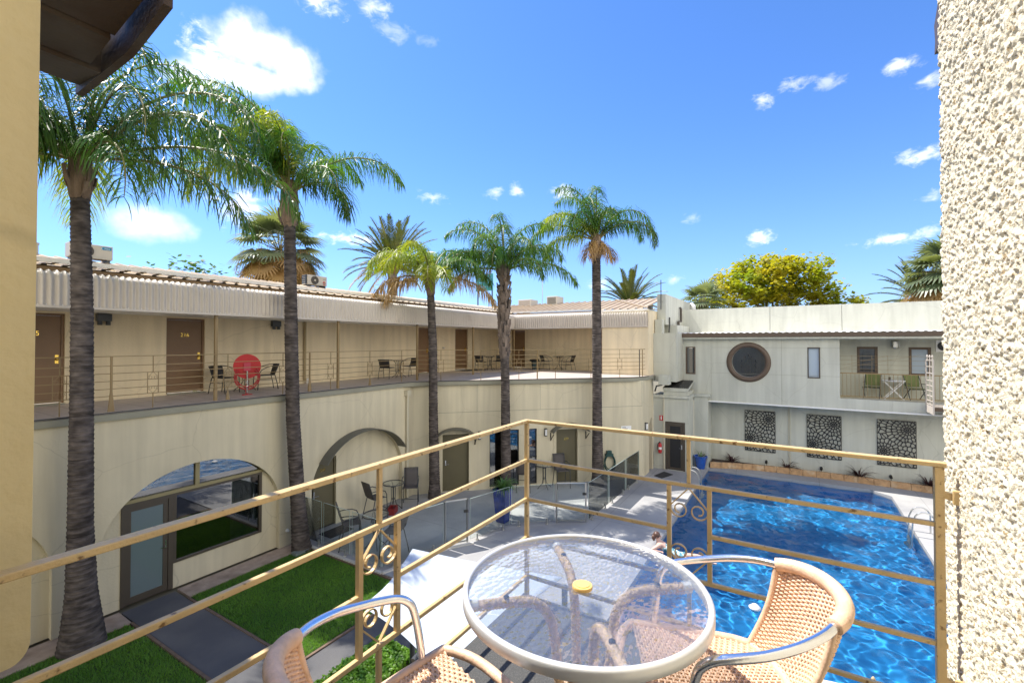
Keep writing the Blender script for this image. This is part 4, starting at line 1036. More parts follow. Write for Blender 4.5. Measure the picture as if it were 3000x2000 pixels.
# ------------------------------------------------------------------ laser-cut screens
def screen_cells():
    rg = random.Random(4); W_, H_ = 1.19, 1.79
    c1 = Vector((.93, 1.44)); c2 = Vector((.20, .56)); pts = []
    for (c, mx) in ((c1, 1.3), (c2, .95)):
        rings = [.0, .06, .14, .255, .40, .56, .74, .93, 1.13, 1.34]; 
        for k, r_ in enumerate(rings):
            m = 1 if k == 0 else (7, 11, 16, 23, 30, 38, 46, 54, 62)[k - 1]
            for i in range(m):
                a = 2 * PI * (i + .5 * (k % 2)) / m + rg.uniform(-.06, .06); q = r_ * rg.uniform(.95, 1.05)
                p = c + Vector((math.cos(a), math.sin(a))) * q
                o = c2 if c is c1 else c1
                if -.12 < p.x < W_ + .12 and -.12 < p.y < H_ + .12 and (p - c).length <= (p - o).length * (1.25 if c is c1 else .8): pts.append(p)
    cells = []
    for i, p in enumerate(pts):
        poly = [Vector((.02, .02)), Vector((W_ - .02, .02)), Vector((W_ - .02, H_ - .02)), Vector((.02, H_ - .02))]
        for j2, q in enumerate(pts):
            if j2 == i or (q - p).length > .7: continue
            m = (p + q) / 2; d = (q - p).normalized(); new = []
            for k in range(len(poly)):
                a, b_ = poly[k], poly[(k + 1) % len(poly)]; da = (a - m).dot(d) + .0145; db = (b_ - m).dot(d) + .0145
                if da <= 0: new.append(a)
                if (da < 0) != (db < 0): new.append(a.lerp(b_, da / (da - db)))
            poly = new
            if len(poly) < 3: break
        if len(poly) < 3: continue
        c = sum(poly, Vector((0, 0))) / len(poly)
        ar = abs(sum(poly[k].cross(poly[(k + 1) % len(poly)]) if hasattr(poly[k], 'cross') and len(poly[k]) == 3 else poly[k].x * poly[(k + 1) % len(poly)].y - poly[(k + 1) % len(poly)].x * poly[k].y for k in range(len(poly)))) / 2
        if ar < .0005: continue
        # round the corners (two Chaikin passes)
        for _ in range(2):
            nw = []
            for k in range(len(poly)):
                a, b_ = poly[k], poly[(k + 1) % len(poly)]; nw += [a.lerp(b_, .25), a.lerp(b_, .75)]
            poly = nw
        cells.append([(v.x, v.y) for v in poly])
    return W_, H_, cells
W_, H_, cells = screen_cells()
scr = None
for k, (y, lab) in enumerate(((1.24, 'black laser cut petal screen on the wall nearest the blue pot'), (-1.10, 'black laser cut petal screen in the middle of the pool wall'), (-3.43, 'black laser cut petal screen beside the pebbledash corner'))):
    if scr is None:
        mb = MB(); mb.shape([(0, 0), (W_, 0), (W_, H_), (0, H_)], cells, lambda s, n, z: (-n, W_ / 2 - s, z), 0, .02)
        scr = mb.build('decorative_screen', M['black']); o = scr
    else:
        o = copy_tree(scr)
    place(o, XL - .03, y, .77); tag(o, lab, 'wall screen', 'petal screens on the pool wall')

# ------------------------------------------------------------------ planter, plants, spotlights, pots
pl = thing('garden_bed', 'low curved sandstone block planter along the pool wall', 'planter', (22.8, -1, 0))
front = [(22.12, 3.15), (22.45, 2.3), (22.68, 1.5), (22.80, .6), (22.83, -.35), (22.86, -1.3), (22.84, -2.2), (22.78, -3.2), (22.68, -4.4), (22.5, -6)]
front = [(x - .12, y) for x, y in front]
inn = [(x + .16, y) for x, y in front]
a = MB(); n = len(front)
for i in range(n - 1):
    (x0, y0), (x1, y1) = front[i], front[i + 1]; (u0, v0), (u1, v1) = inn[i], inn[i + 1]
    m = 2
    for k in range(m):
        t0 = k / m; t1 = (k + 1) / m - .012
        L_ = lambda p, q, t: p + (q - p) * t
        vs = [(L_(x0, x1, t0), L_(y0, y1, t0)), (L_(x0, x1, t1), L_(y0, y1, t1)), (L_(u0, u1, t1), L_(v0, v1, t1)), (L_(u0, u1, t0), L_(v0, v1, t0))]
        a.add([(p[0], p[1], z) for z in (0.002, .24) for p in vs], [(3, 2, 1, 0), (4, 5, 6, 7), (0, 1, 5, 4), (1, 2, 6, 5), (2, 3, 7, 6), (3, 0, 4, 7)])
a.build('block_wall', M['sand'], pl, bevel=.008)
a = MB(); a.add([(p[0] + .01, p[1], .19) for p in inn] + [(22.995, -6, .19), (22.995, 3.2, .19)], [tuple(range(n + 2))]); a.build('soil', M['soil'], pl)
def strap_plant(name, label, cat, loc, n, L_, mat, seed, w=.02, droop=1.0, group=None, up=.9, parent=None):
    rg = random.Random(seed); mb = MB()
    for i in range(n):
        a = rg.uniform(0, 2 * PI); el = rg.uniform(.35, 1.35) * up; l = L_ * rg.uniform(.6, 1.1); pts = []
        p = Vector((math.cos(a) * .03, math.sin(a) * .03, 0)); k = 6
        for j2 in range(k + 1):
            pts.append(p.copy()); t = j2 / k; e = el - droop * t * t * rg.uniform(.8, 1.2)
            p = p + Vector((math.cos(a) * math.cos(e), math.sin(a) * math.cos(e), math.sin(e))) * l / k
        sd = Vector((-math.sin(a), math.cos(a), .25)); b_ = len(mb.v); vs = []
        for j2, q in enumerate(pts):
            ww = w * (1 - (j2 / k) ** 2) * .5 + .001; vs += [q - sd * ww, q + sd * ww]
        mb.add(vs, [(2 * j2, 2 * j2 + 1, 2 * j2 + 3, 2 * j2 + 2) for j2 in range(k)])
    if parent:
        mb.v = [(v[0] + loc[0], v[1] + loc[1], v[2] + loc[2]) for v in mb.v]
        return mb.build(name, mat, parent, fix=False)
    o = mb.build(name, mat, fix=False); place(o, *loc); return tag(o, label, cat, group)
for k, ((x, y), nn, L_, lab) in enumerate((((22.84, 2.35), 60, .62, 'dark red strap leaf plant at the blue pot end of the planter'), ((22.93, .25), 46, .68, 'sparse dark red strap leaf plant below the gap after the first screen'),
                                         ((22.93, -2.25), 75, .80, 'large dark red strap leaf plant between the middle and end screens'), ((22.88, -4.35), 85, .85, 'bushy dark red strap leaf plant next to the pebbledash corner'))):
    strap_plant('cordyline_plant', lab, 'plant', (x, y, .18), nn, L_, M['purple'], 20 + k, .03, 1.5, 'dark red plants in the sandstone planter')
spot = thing('garden_spotlight', 'tiny black spotlight left of the middle screen', 'spotlight', (0, 0, 0), 'black spotlights in the sandstone planter')
MB().tube([(0, 0, 0), (0, 0, .14)], .01, 6).build('spike', M['black'], spot)
a = MB(); a.disc((.03, 0, .17), (1, 0, .5), .05, .12, 10); a.build('lamp_head', M['black'], spot)
for k, (y, lab) in enumerate(((1.0, 'tiny black spotlight under the first petal screen'), (-1.0, 'tiny black spotlight under the middle petal screen'), (-3.25, 'tiny black spotlight under the petal screen by the corner'))):
    o = spot if k == 0 else copy_tree(spot); place(o, 22.92, y, .18); tag(o, lab, 'spotlight', 'black spotlights in the sandstone planter')
bp = thing('plant_pot', 'bright blue glazed pot with thin leaves beside the black security door', 'plant pot', (21.70, 3.50, 0))
a = MB(); a.lathe([(.17, .002), (.18, .05), (.26, .5), (.29, .52), (.29, .56), (.25, .56), (.24, .48), (.002, .48)], (21.70, 3.50, 0), 20); a.build('pot', M['bluepot2'], bp, smooth=False)
strap_plant('leaves', None, None, (21.70, 3.50, .48), 16, .55, M['potleaf'], 5, .02, 1.3, parent=bp, up=1.0)
strap_plant('dark_leaves', None, None, (21.70, 3.50, .48), 8, .35, M['purple'], 6, .02, 1.2, parent=bp)
tp = thing('plant_pot', 'tall tapered cobalt pot with a spilling strap leaf plant behind the glass fence', 'plant pot', (12.05, 7.75, 0))
a = MB(); cx, cy = 12.05, 7.75
def sq(r_, z): return [(cx + r_ * c_ * 1, cy + r_ * s_, z) for (c_, s_) in ((1, 1), (-1, 1), (-1, -1), (1, -1))]
prof = [(.15, .002), (.16, .03), (.235, 1.0), (.245, 1.04), (.20, 1.04), (.19, .95)]
vs = []; fs = []
for (r_, z) in prof: vs += sq(r_, z)
for i in range(len(prof) - 1):
    for k in range(4): l = (k + 1) % 4; fs.append((i * 4 + k, i * 4 + l, i * 4 + 4 + l, i * 4 + 4 + k))
fs.append((20, 21, 22, 23)); a.add(vs, fs); a.build('pot', M['bluepot'], tp, bevel=.015)
strap_plant('leaves', None, None, (cx, cy, .98), 190, .62, M['potleaf'], 8, .022, 2.4, parent=tp, up=1.0)

# ------------------------------------------------------------------ small things round the courtyard
ex = thing('fire_extinguisher', 'red fire extinguisher on the wall left of the black security door', 'fire extinguisher', (20.62, 4.97, .7))
a = MB(); a.lathe([(.06, .72), (.075, .74), (.075, 1.08), (.05, 1.14), (.025, 1.16)], (20.6, 5.0, 0), 14); a.build('cylinder', M['red'], ex, smooth=False)
a = MB(); a.lathe([(.0765, .88), (.0765, .98)], (20.6, 5.0, 0), 14); a.build('label_band', M['white'], ex)
a = MB(); a.lathe([(.025, 1.16), (.025, 1.2)], (20.6, 5.0, 0), 8); a.bar((20.6, 5.0, 1.21), (20.5, 5.0, 1.23), .025, .015); a.tube([(20.6, 5.03, 1.18), (20.58, 5.1, 1.1), (20.58, 5.1, .85)], .012, 6); a.build('valve', M['black'], ex)
sg = MB(); sg.mbox(MXA, -5.04, -4.88, .001, .010, 2.13, 2.36); sgo = tag(sg.build('extinguisher_sign', M['red']), 'small red sign with a white extinguisher symbol above the fire extinguisher', 'sign')
a = MB(); a.mbox(MXA, -4.985, -4.935, .011, .014, 2.17, 2.31); a.mbox(MXA, -4.975, -4.945, .011, .014, 2.311, 2.335); a.build('symbol', M['white'], sgo)
for (nm, lab, pts) in (('door_mat', 'dark rubber mat in front of the black security door', [(19.25, 4.60), (20.05, 4.32), (20.30, 4.76), (19.45, 4.98)]), ('door_mat', 'black rubber mat in front of door 231', [(8.42, 11.25), (9.22, 11.25), (9.22, 11.80), (8.42, 11.80)])):
    a = MB(); a.shape(pts, [], up, .012, .001); tag(a.build(nm, M['rubber']), lab, 'door mat', 'rubber door mats')
a = MB(); a.shape([(17.05, 13.85), (19.9, 13.85), (19.9, 14.4), (18.3, 14.4), (17.05, 13.86)][1:4] + [(18.3, 13.85)], [], up, FL + .012, FL + .003)
tag(a.build('door_mat', M['rubber']), 'dark mat at an upstairs door behind the third palm', 'door mat', 'rubber door mats')
# garden hose on its wall hook
gh = thing('garden_hose', 'dark green hose coiled on a hook on the curved wall below the last palm', 'garden hose', MD(SD(17.9), .1, .6))
a = MB(); a.mbox(MD, SD(17.9) - .16, SD(17.9) + .16, .002, .13, .98, 1.08); a.mbox(MD, SD(17.9) - .1, SD(17.9) + .1, .002, .10, 1.08, 1.2); a.build('hook', M['greenhose'], gh)
a = MB(); rg = random.Random(2)
for k in range(5):
    ox, oz, rx, rz = rg.uniform(-.03, .03), rg.uniform(-.08, .02), rg.uniform(.19, .27), rg.uniform(.30, .44)
    a.tube([MD(SD(17.9) + ox + rx * math.sin(t * 2 * PI / 28), .05 + .015 * k, 1.06 - rz + oz + rz * math.cos(t * 2 * PI / 28)) for t in range(28)], .016, 6, closed=True)
a.tube([MD(SD(17.9) + .1, .08, .5), MD(SD(17.9) + .22, .1, .25), MD(SD(17.9) + .05, .12, .03), MD(SD(17.9) - .2, .3, .02)], .016, 6)
a.build('coil', M['greenhose'], gh)
# red fire hose reel upstairs
hr = thing('fire_hose_reel', 'red fire hose reel standing on the walkway beside the second palm', 'fire hose reel', (6.80, 12.75, FL))
cx, cy, cz = 6.95, 12.95, 4.93
ax = Vector((-.42, -.85, 0)).normalized()
for k in (-.09, .11):
    a = MB(); a.disc(Vector((cx, cy, cz)) + ax * k, ax, .335, .018, 32); a.build('disc', M['red'], hr)
a = MB(); a.disc((cx, cy, cz), ax, .24, .18, 24); a.build('drum', M['redhose'], hr)
a = MB(); c = Vector((cx, cy, cz)) + ax * .155; sx = Vector((-ax.y, ax.x, 0))
a.bar(c + Vector((0, 0, -.12)), c + Vector((0, 0, .10)), .16, .06, ax); a.build('hub_plate', pm('pink red plate', (.55, .06, .10), .5), hr)
a = MB(); c = Vector((cx, cy, 0)) + ax * .16; a.tube([c + Vector((0, 0, 4.83)), c + Vector((0, 0, 4.2))], .022, 8); a.lathe([(.045, 4.45), (.045, 4.55)], (c.x, c.y, 0), 8); a.lathe([(.035, 4.32), (.05, 4.36), (.035, 4.4)], (c.x, c.y, 0), 8); a.build('valve_pipe', M['chrome'], hr)
a = MB(); a.bar((c.x - .12, c.y, FL + .01), (c.x + .12, c.y, FL + .01), .1, .02); a.bar(Vector((cx, cy, cz)) - ax * .12, Vector((cx, cy, FL)) - ax * .12, .05); a.build('stand', M['red'], hr)
a = MB()
for k, (rx, rz) in enumerate(((.30, .34), (.26, .27))):
    a.tube([c + sx * (rx * math.sin(t)) + ax * .03 * k + Vector((0, 0, 4.62 - rz * math.cos(t) * 1.0 + .02)) for t in [PI * 2 * i / 26 - PI * .72 for i in range(20)]], .02, 6)
a.build('hose', M['redhose'], hr)
bn = thing('rubbish_bin', 'dark green open bin beside the chairs on the upper terrace', 'bin', (21.5, 11.8, FL))
a = MB(); a.lathe([(.16, .0), (.21, .42), (.25, .43), (.25, .46)], (21.5, 11.8, FL), 4); a.build('bin_body', pm('dark teal plastic', (.02, .05, .055), .5), bn)
a = MB(); a.lathe([(.27, .43), (.29, .47), (.20, .56), (.002, .58)], (21.5, 11.8, FL), 8); a.build('bin_liner', M['black'], bn)
rb = MB(); rb.box(-.20, .20, -.12, .12, 0, .10); rb.box(-.20, -.18, -.12, .12, .10, .2); rb.box(.18, .20, -.12, .12, .10, .2); rb.box(-.18, .18, -.12, -.10, .10, .2); rb.box(-.18, .18, .10, .12, .10, .2)
o = rb.build('tool_tray', pm('dull red plastic', (.22, .02, .02), .5)); place(o, 10.72, 11.20, .002, .5); tag(o, 'small red tray on the ground under the glass patio table', 'tray')
lf = MB(); lf.add([(0, 0, 0), (.05, .01, .01), (.07, .05, .005), (.02, .06, .012)], [(0, 1, 2, 3)]); lf.add([(0, 0, -.002), (.05, .01, .008), (.07, .05, .003), (.02, .06, .01)], [(3, 2, 1, 0)])
o = lf.build('fallen_leaf', pm('orange leaf', (.6, .22, .03), .6)); place(o, 2.95, 9.1, .03); tag(o, 'single orange leaf lying on the shaded lawn', 'leaf')

# ------------------------------------------------------------------ glass pool fence
fn = thing('glass_fence', 'frameless glass pool fence with steel spigots and two framed gates', 'fence', (11, 7, 0))
def fpanel(p, q, z0=.10, z1=1.22, frame=False, spig=2):
    p = Vector((*p, 0)); q = Vector((*q, 0)); d = (q - p).normalized(); a = p + d * .02; b_ = q - d * .02
    g = MB(); g.bar((a.x, a.y, (z0 + z1) / 2), (b_.x, b_.y, (z0 + z1) / 2), .011, z1 - z0)
    go = g.build('glass_panel' if not frame else 'gate', M['glasspane'], fn)
    e = MB(); e.bar((a.x, a.y, z1 + .003), (b_.x, b_.y, z1 + .003), .011, .005); e.bar((a.x, a.y, z0), (a.x, a.y, z1), .011, .005); e.bar((b_.x, b_.y, z0), (b_.x, b_.y, z1), .011, .005)
    if frame:
        e = MB(); e.bar((a.x, a.y, .03), (a.x, a.y, z1 + .02), .04); e.bar((b_.x, b_.y, .03), (b_.x, b_.y, z1 + .02), .04)
        e.bar(a + Vector((0, 0, z1 + .02)) + d * .021, b_ + Vector((0, 0, z1 + .02)) - d * .021, .035); e.bar(a + Vector((0, 0, .08)) + d * .021, b_ + Vector((0, 0, .08)) - d * .021, .03)
        e.build('gate_frame', M['steel'], go)
        l = MB(); c = b_ + Vector((0, 0, .9)); l.bar(c - d * .10, c + d * .02, .05, .07); l.build('latch', M['black'], go)
    else:
        e.build('glass_edge', M['edgeglass'], go)
        L_ = (q - p).length
        for k in range(spig):
            c = p + d * (L_ * (.18 + .64 * k / max(1, spig - 1)))
            s = MB(); s.lathe([(.05, .002), (.05, .012), (.024, .013), (.024, .17)], (c.x, c.y, 0), 8); s.build('spigot', M['steel'], fn)
M['edgeglass'] = pm('polished glass edge', (.50, .62, .58), .2, spec=.6)
C0 = (7.88, 8.60)
fpanel((7.98, 11.86), (7.95, 11.0)); fpanel((7.95, 10.95), (7.92, 9.8)); fpanel((7.92, 9.75), C0); fpanel(C0, (9.66, 8.13), spig=3)
fpanel((9.68, 8.12), (10.24, 7.74), z0=.06, frame=True)
fpanel((10.28, 7.72), (11.78, 7.32)); fpanel((11.80, 7.30), (12.76, 6.30)); fpanel((12.78, 6.27), (13.30, 5.47), z0=.06, frame=True)
fpanel((13.36, 5.44), (15.06, 5.38)); fpanel((15.10, 5.38), (16.83, 5.35)); fpanel((16.87, 5.35), (18.42, 5.30))
kb = MB()
for (a, b_) in (((7.80, 12.0), (7.80, 8.5)), ((7.80, 8.5), (9.7, 7.98)), ((9.7, 7.98), (10.3, 7.6))): kb.bar((a[0], a[1], .01), (b_[0], b_[1], .01), .09, .05)
tag(kb.build('fence_kerb', pm('pale concrete kerb', (.55, .53, .48), .9, var=.08)), kind='structure')
sbx = MB(); sbx.box(7.25, 7.62, 11.10, 11.30, -.02, .06); tag(sbx.build('drain_lid', pm('grey green lid', (.18, .21, .20), .7)), 'grey green utility lid in the grass below the second palm', 'lid')
tp_ = MB(); tp_.lathe([(.03, -.03), (.03, .03)], (0, 0, 0), 10); tp_.lathe([(.05, -.035), (.05, -.03)], (0, 0, 0), 10)
o = tp_.build('wall_tap', M['white']); place(o, 7.50, 11.86, .42); o.rotation_euler = (PI / 2, 0, 0); tag(o, 'small white tap outlet low on the wall beside the second palm', 'tap')

# ------------------------------------------------------------------ ladders, shade sail, umbrella, dispenser
def ladder(name, lab, x, y, sy, w, a0):
    t = thing(name, lab, 'pool ladder', (x, y, 0), 'steel pool ladders')
    for k in (-1, 1):
        xx = x + k * w / 2; pts = [(xx, y + sy * .42, .005), (xx, y + sy * .42, .50)]
        pts += [(xx, y + sy * (.42 - .22 * (1 - math.cos(PI * i / 8)) * 1.0), .50 + .22 * math.sin(PI * i / 8)) for i in range(1, 8)]
        pts += [(xx, y - sy * .06, .42), (xx, y - sy * .12, -.9)]
        MB().tube(pts, .022, 8).build('handrail', M['steel'], t)
    for z in (-.3, -.6, -.9): MB().bar((x - w / 2, y - sy * .11, z), (x + w / 2, y - sy * .11, z), .07, .03).build('step', M['steel'], t)
    return t
ladder('pool_ladder', 'steel pool ladder on the far side near the security door', 18.7, 3.1, 1, .5, 0)
ladder('pool_ladder', 'steel pool ladder on the sunny side by the pebbledash corner', 17.6, -3.0, -1, .5, 0)
sl_ = thing('shade_sail', 'white shade cloth sail stretched below the balcony', 'shade sail', (4.6, 3.7, 2.5))
A, B_, C, Dd = Vector((5.05, 4.85, 2.5)), Vector((3.57, 4.22, 2.58)), Vector((3.30, 2.72, 2.45)), Vector((5.75, 2.72, 2.38))
mb = MB(); rows = []; n = 18
for i in range(n + 1):
    u = i / n; row = []
    for k in range(n + 1):
        v = k / n
        p = (A * (1 - u) + B_ * u) * (1 - v) + (Dd * (1 - u) + C * u) * v
        cen = (A + B_ + C + Dd) / 4
        pu = 4 * u * (1 - u); pv = 4 * v * (1 - v)
        ed = max((1 - pv) * pu, (1 - pu) * pv)           # curved hems
        p = p + (cen - p) * .07 * ed + Vector((0, 0, -.10 * pu * pv + .05 * (u - .5) * (v - .5) + .012 * math.sin(7 * u + 4 * v)))
        row.append(p)
    rows.append(row)
mb.grid(rows); so = mb.build('cloth', M['sail'], sl_, smooth=True)
sm = so.modifiers.new('Solidify', 'SOLIDIFY'); sm.thickness = .006
a = MB(); a.ribbon([rows[9][k] + Vector((0, 0, .006)) for k in range(n + 1)], .02, .002, (1, .3, 0)); a.build('seam', pm('seam shade cloth', (.62, .66, .70), .8), sl_)
for P in (A, Dd):
    MB().tube([(P.x - .06, P.y - .06, 0), (P.x - .06, P.y - .06, P.z - .09)], .04, 10).build('post', M['darkgrey'], sl_)
um = thing('pool_umbrella', 'cream square umbrella with a turned wooden finial at the pool edge', 'umbrella', (5.22, -.60, 0))
ux, uy = 5.22, -.60
mb = MB(); top = (ux, uy, 2.42)
rim = [(ux + .85 * math.cos(PI / 4 + PI / 2 * k + .2), uy + .85 * math.sin(PI / 4 + PI / 2 * k + .2), 2.10) for k in range(4)]
mb.add([top] + rim + [(p[0], p[1], 1.95) for p in rim], [(0, 1, 2), (0, 2, 3), (0, 3, 4), (0, 4, 1), (1, 5, 6, 2), (2, 6, 7, 3), (3, 7, 8, 4), (4, 8, 5, 1)]); mb.build('canopy', M['umbrella'], um)
MB().tube([(ux, uy, 0), (ux, uy, 2.42)], .022, 8).build('pole', M['bark'], um)
a = MB(); a.lathe([(.03, 2.42), (.05, 2.44), (.05, 2.455), (.02, 2.47), (.042, 2.50), (.046, 2.52), (.03, 2.55), (.012, 2.565), (.018, 2.58), (.004, 2.60)], (ux, uy, 0), 12); a.build('finial', pm('turned pale wood', (.55, .40, .22), .5), um, smooth=True)
cd = thing('pool_float', 'round white chlorine float in the water behind the wicker chair back', 'pool float', (11.1, .72, -.11))
a = MB(); a.lathe([(.002, -.10), (.07, -.10), (.08, .0), (.11, .01), (.12, .04), (.08, .07), (.05, .10), (.002, .105)], (11.1, .72, -.11), 20); a.build('float_body', M['white'], cd, smooth=True)
# ------------------------------------------------------------------ our own balcony
a = MB(); a.box(-1.2, 2.30, -.52, 1.335, 3.95, FL - .012); tag(a.build('balcony_slab', M['slabedge']), kind='structure')
a = MB(); a.box(-1.2, 2.30, -.52, 1.335, FL - .011, FL); tag(a.build('balcony_floor', M['carpet']), kind='structure')
def vnoise(rg, nu, nv, cu, cv):
    gu, gv = int(nu / cu) + 3, int(nv / cv) + 3; g = rg.rand(gu, gv)
    u = np.arange(nu) / cu; v = np.arange(nv) / cv; iu = u.astype(int); iv = v.astype(int); fu = u - iu; fv = v - iv
    fu = fu * fu * (3 - 2 * fu); fv = fv * fv * (3 - 2 * fv)
    A = g[iu][:, iv]; B = g[iu + 1][:, iv]; C = g[iu][:, iv + 1]; Dq = g[iu + 1][:, iv + 1]
    return (A * (1 - fu)[:, None] + B * fu[:, None]) * (1 - fv)[None, :] + (C * (1 - fu)[:, None] + Dq * fu[:, None]) * fv[None, :]
def stucco():
    t = thing('pebbledash_wall', 'sunlit cream pebbledash wall at the right end of the balcony', 'wall', (2, -.6, 4))
    step = .0042; XE = 2.452; X0 = 1.5; Lf = XE - X0; Le = .16; z0, z1 = 3.9, 7.3
    nu = int((Lf + Le) / step); nv = int((z1 - z0) / step)
    rg = np.random.RandomState(8)
    h = .55 * vnoise(rg, nu, nv, 2.1, 2.1) + .33 * vnoise(rg, nu, nv, 4.1, 3.9) + .15 * vnoise(rg, nu, nv, 1.3, 1.3)
    h = np.clip((h - .36) / .34, 0, 1); h = h * h * (3 - 2 * h)
    h2 = vnoise(rg, nu, nv, 14, 14); d = .0082 * h + .003 * (h2 - .5)
    U = np.arange(nu) * step; Zv = z0 + np.arange(nv) * step
    face = U < Lf
    X = np.where(face, X0 + U, XE)[:, None] + np.where(face, 0, 1)[:, None] * d
    Y = np.where(face, -.517, -.517 - (U - Lf))[:, None] + np.where(face, 1, 0)[:, None] * d
    Z = np.repeat(Zv[None, :], nu, 0)
    v = np.stack([(X + 0 * Z).ravel(), (Y + 0 * Z).ravel(), Z.ravel()], 1) - np.array([2, -.6, 4])
    i = (np.arange(nu - 1)[:, None] * nv + np.arange(nv - 1)[None, :])
    f = np.stack([i, i + nv, i + nv + 1, i + 1], -1).reshape(-1, 4)[:, ::-1]
    me = bpy.data.meshes.new('render_face')
    me.vertices.add(len(v)); me.vertices.foreach_set('co', v.ravel()); me.loops.add(f.size); me.loops.foreach_set('vertex_index', np.ascontiguousarray(f).ravel().astype(np.int32))
    me.polygons.add(len(f)); me.polygons.foreach_set('loop_start', np.arange(0, f.size, 4, dtype=np.int32)); me.polygons.foreach_set('loop_total', np.full(len(f), 4, dtype=np.int32))
    me.update(calc_edges=True); me.materials.append(M['stucco'])
    o = bpy.data.objects.new('render_face', me); COL.objects.link(o); o.parent = t; WL[o.name] = Vector((2, -.6, 4))
    b_ = MB(); b_.box(-1.2, X0 - .001, -.75, -.512, 0, 9.5); b_.box(X0, XE - .01, -.75, -.524, 0, 9.5); b_.build('wall_core', M['stucco'], t)
    b_ = MB(); b_.box(2.9, 4.3, -.98, -.83, 7.05, 7.2); 
    return t
stucco()
eo = thing('eave_gutter', 'grey brown gutter end showing past the pebbledash wall at the top', 'gutter', (4.1, -.86, 7.9))
a = MB()
def tr_pt(x, y, Y): return None
a.add([(4.02, -.86, 7.62), (4.22, -.86, 7.60), (4.20, -.86, 7.68), (4.22, -.86, 7.80), (4.10, -.86, 7.92), (4.02, -.86, 7.95)] + [(4.02, -1.5, 7.62), (4.22, -1.5, 7.60), (4.20, -1.5, 7.68), (4.22, -1.5, 7.80), (4.10, -1.5, 7.92), (4.02, -1.5, 7.95)],
      [(0, 1, 2, 3, 4, 5), (11, 10, 9, 8, 7, 6)] + [(k, k + 6, (k + 1) % 6 + 6, (k + 1) % 6) for k in range(6)])
a.build('gutter_profile', M['brownwin'], eo)
# blade wall on the left with softened lower corner
bl = MB()
XR_, ZB = .300, 4.915
cor = [(XR_ - .035 + .035 * math.sin(t * PI / 16), ZB + .045 - .045 * math.cos(t * PI / 16)) for t in range(9)]
bl.shape([(-3, ZB - .015)] + cor + [(XR_ + .004, 9.5), (-3, 9.5)], [], lambda s, n, z: (s, 1.405 - n, z), 0, -.20)
o = tag(bl.build('blade_wall', M['tan'], bevel=.006), 'tan painted blade wall hanging at the left edge behind the balcony rail', 'wall')
bb = MB(); bb.box(.02, .16, 1.43, 1.56, 4.84, 4.899)
tag(bb.build('timber_block', M['brownfascia']), 'small brown timber block under the foot of the tan blade wall', 'timber block')
# soffit and gutter at top left
ev = thing('roof_eave', 'dirty dark brown roof eave and gutter end at the top left', 'eave', (.3, 2.4, 6.8))
ex1 = .735
def MS(s, n, z): return (n, s, z)
a = MB(); a.shape([(2.62, 6.80), (2.90, 6.83), (2.93, 6.97), (2.90, 6.98), (2.62, 6.98)], [], MS, -2, ex1 + .02); a.build('gutter', M['eave'], ev)
a = MB(); a.shape([(2.38, 6.845), (2.605, 6.815), (2.605, 6.9), (2.38, 6.92)], [], MS, -2, ex1 - .02); a.build('eave_board', M['eave'], ev)
a = MB(); a.shape([(2.03, 6.895), (2.1, 6.90), (2.37, 6.862), (2.37, 6.98), (2.03, 7.02)], [], MS, -2, ex1 - .01); a.build('soffit', M['eave'], ev)
a = MB(); a.shape([(2.0, 6.87), (2.35, 6.80), (2.95, 6.80), (2.95, 7.0), (2.0, 7.08)], [], MS, ex1 + .021, ex1 + .05); a.build('verge_board', M['eave'], ev)
a = MB(); a.disc((.475, 2.52, 6.826), (0, .12, 1), .028, .02, 6); a.build('plug', M['white'], ev)

gr_ = thing('balcony_railing', 'gold painted steel railing with scroll panels around the near balcony corner', 'railing', (2.275, 1.30, FL))
CX, CY = 2.275, 1.30
RZ = [5.148, 4.925, 4.705, 4.487, 4.268]
def MGL(s, n, z): return (s, CY - n, z)
def MGR(s, n, z): return (CX - n, CY - s, z)
for i, z in enumerate(RZ):
    w, h = (.034, .017) if i == 0 else (.018, .018)
    g = MB()
    if i in (2,):   # interrupted by the panels
        g.bar((-.8, CY, z), (1.09, CY, z), w, h); g.bar((1.27, CY, z), (CX + .011, CY, z), w, h)
        g.bar((CX, CY - .011, z), (CX, .51, z), w, h); g.bar((CX, .33, z), (CX, -.47, z), w, h)
    else:
        g.bar((-.8, CY, z), (CX + w / 2, CY, z), w, h); g.bar((CX, CY - w / 2, z), (CX, -.48, z), w, h)
    g.build('rail' if i else 'top_rail', M['gold'], gr_, bevel=.003)
for (p, z0, z1, th) in (((CX, CY), FL, 5.138, .022), ((1.18, CY), 4.936, 5.138, .017), ((CX, .42), 4.936, 5.138, .017), ((1.18, CY), FL, 4.476, .018), ((CX, .42), FL, 4.476, .018), ((CX, -.46), FL, 5.138, .028), ((-.5, CY), FL, 5.138, .024)):
    MB().bar((p[0], p[1], z0), (p[0], p[1], z1), th).build('post', M['gold'], gr_, bevel=.002)
rail_panel(MGL, 1.18, 4.498, 4.914, .090, .019, gr_, M['gold'], (0, 1, 0), .041)
rail_panel(MGR, CY - .42, 4.498, 4.914, .090, .019, gr_, M['gold'], (1, 0, 0), .041)
for z in (5.04, 4.36):
    g = MB(); g.bar((CX - .006, -.468, z), (CX - .006, -.515, z - .012), .016, .026); g.bar((CX - .02, -.508, z - .03), (CX - .02, -.508, z + .022), .03, .012); g.build('bracket', M['gold'], gr_, bevel=.004)

ob = thing('guest_building', 'cream guest building behind the balcony', 'building', (-5, -8, 0))
b_ = MB(); b_.box(-9, -1.25, -30, -.76, 0, 7.6); b_.box(-9, -1.25, -.76, 8, 0, 6.9); b_.build('wall', M['cream'], ob)
b_ = MB(); b_.box(-9.4, -1.0, -30, -.8, 7.6, 7.75); b_.build('roof', M['roof'], ob)
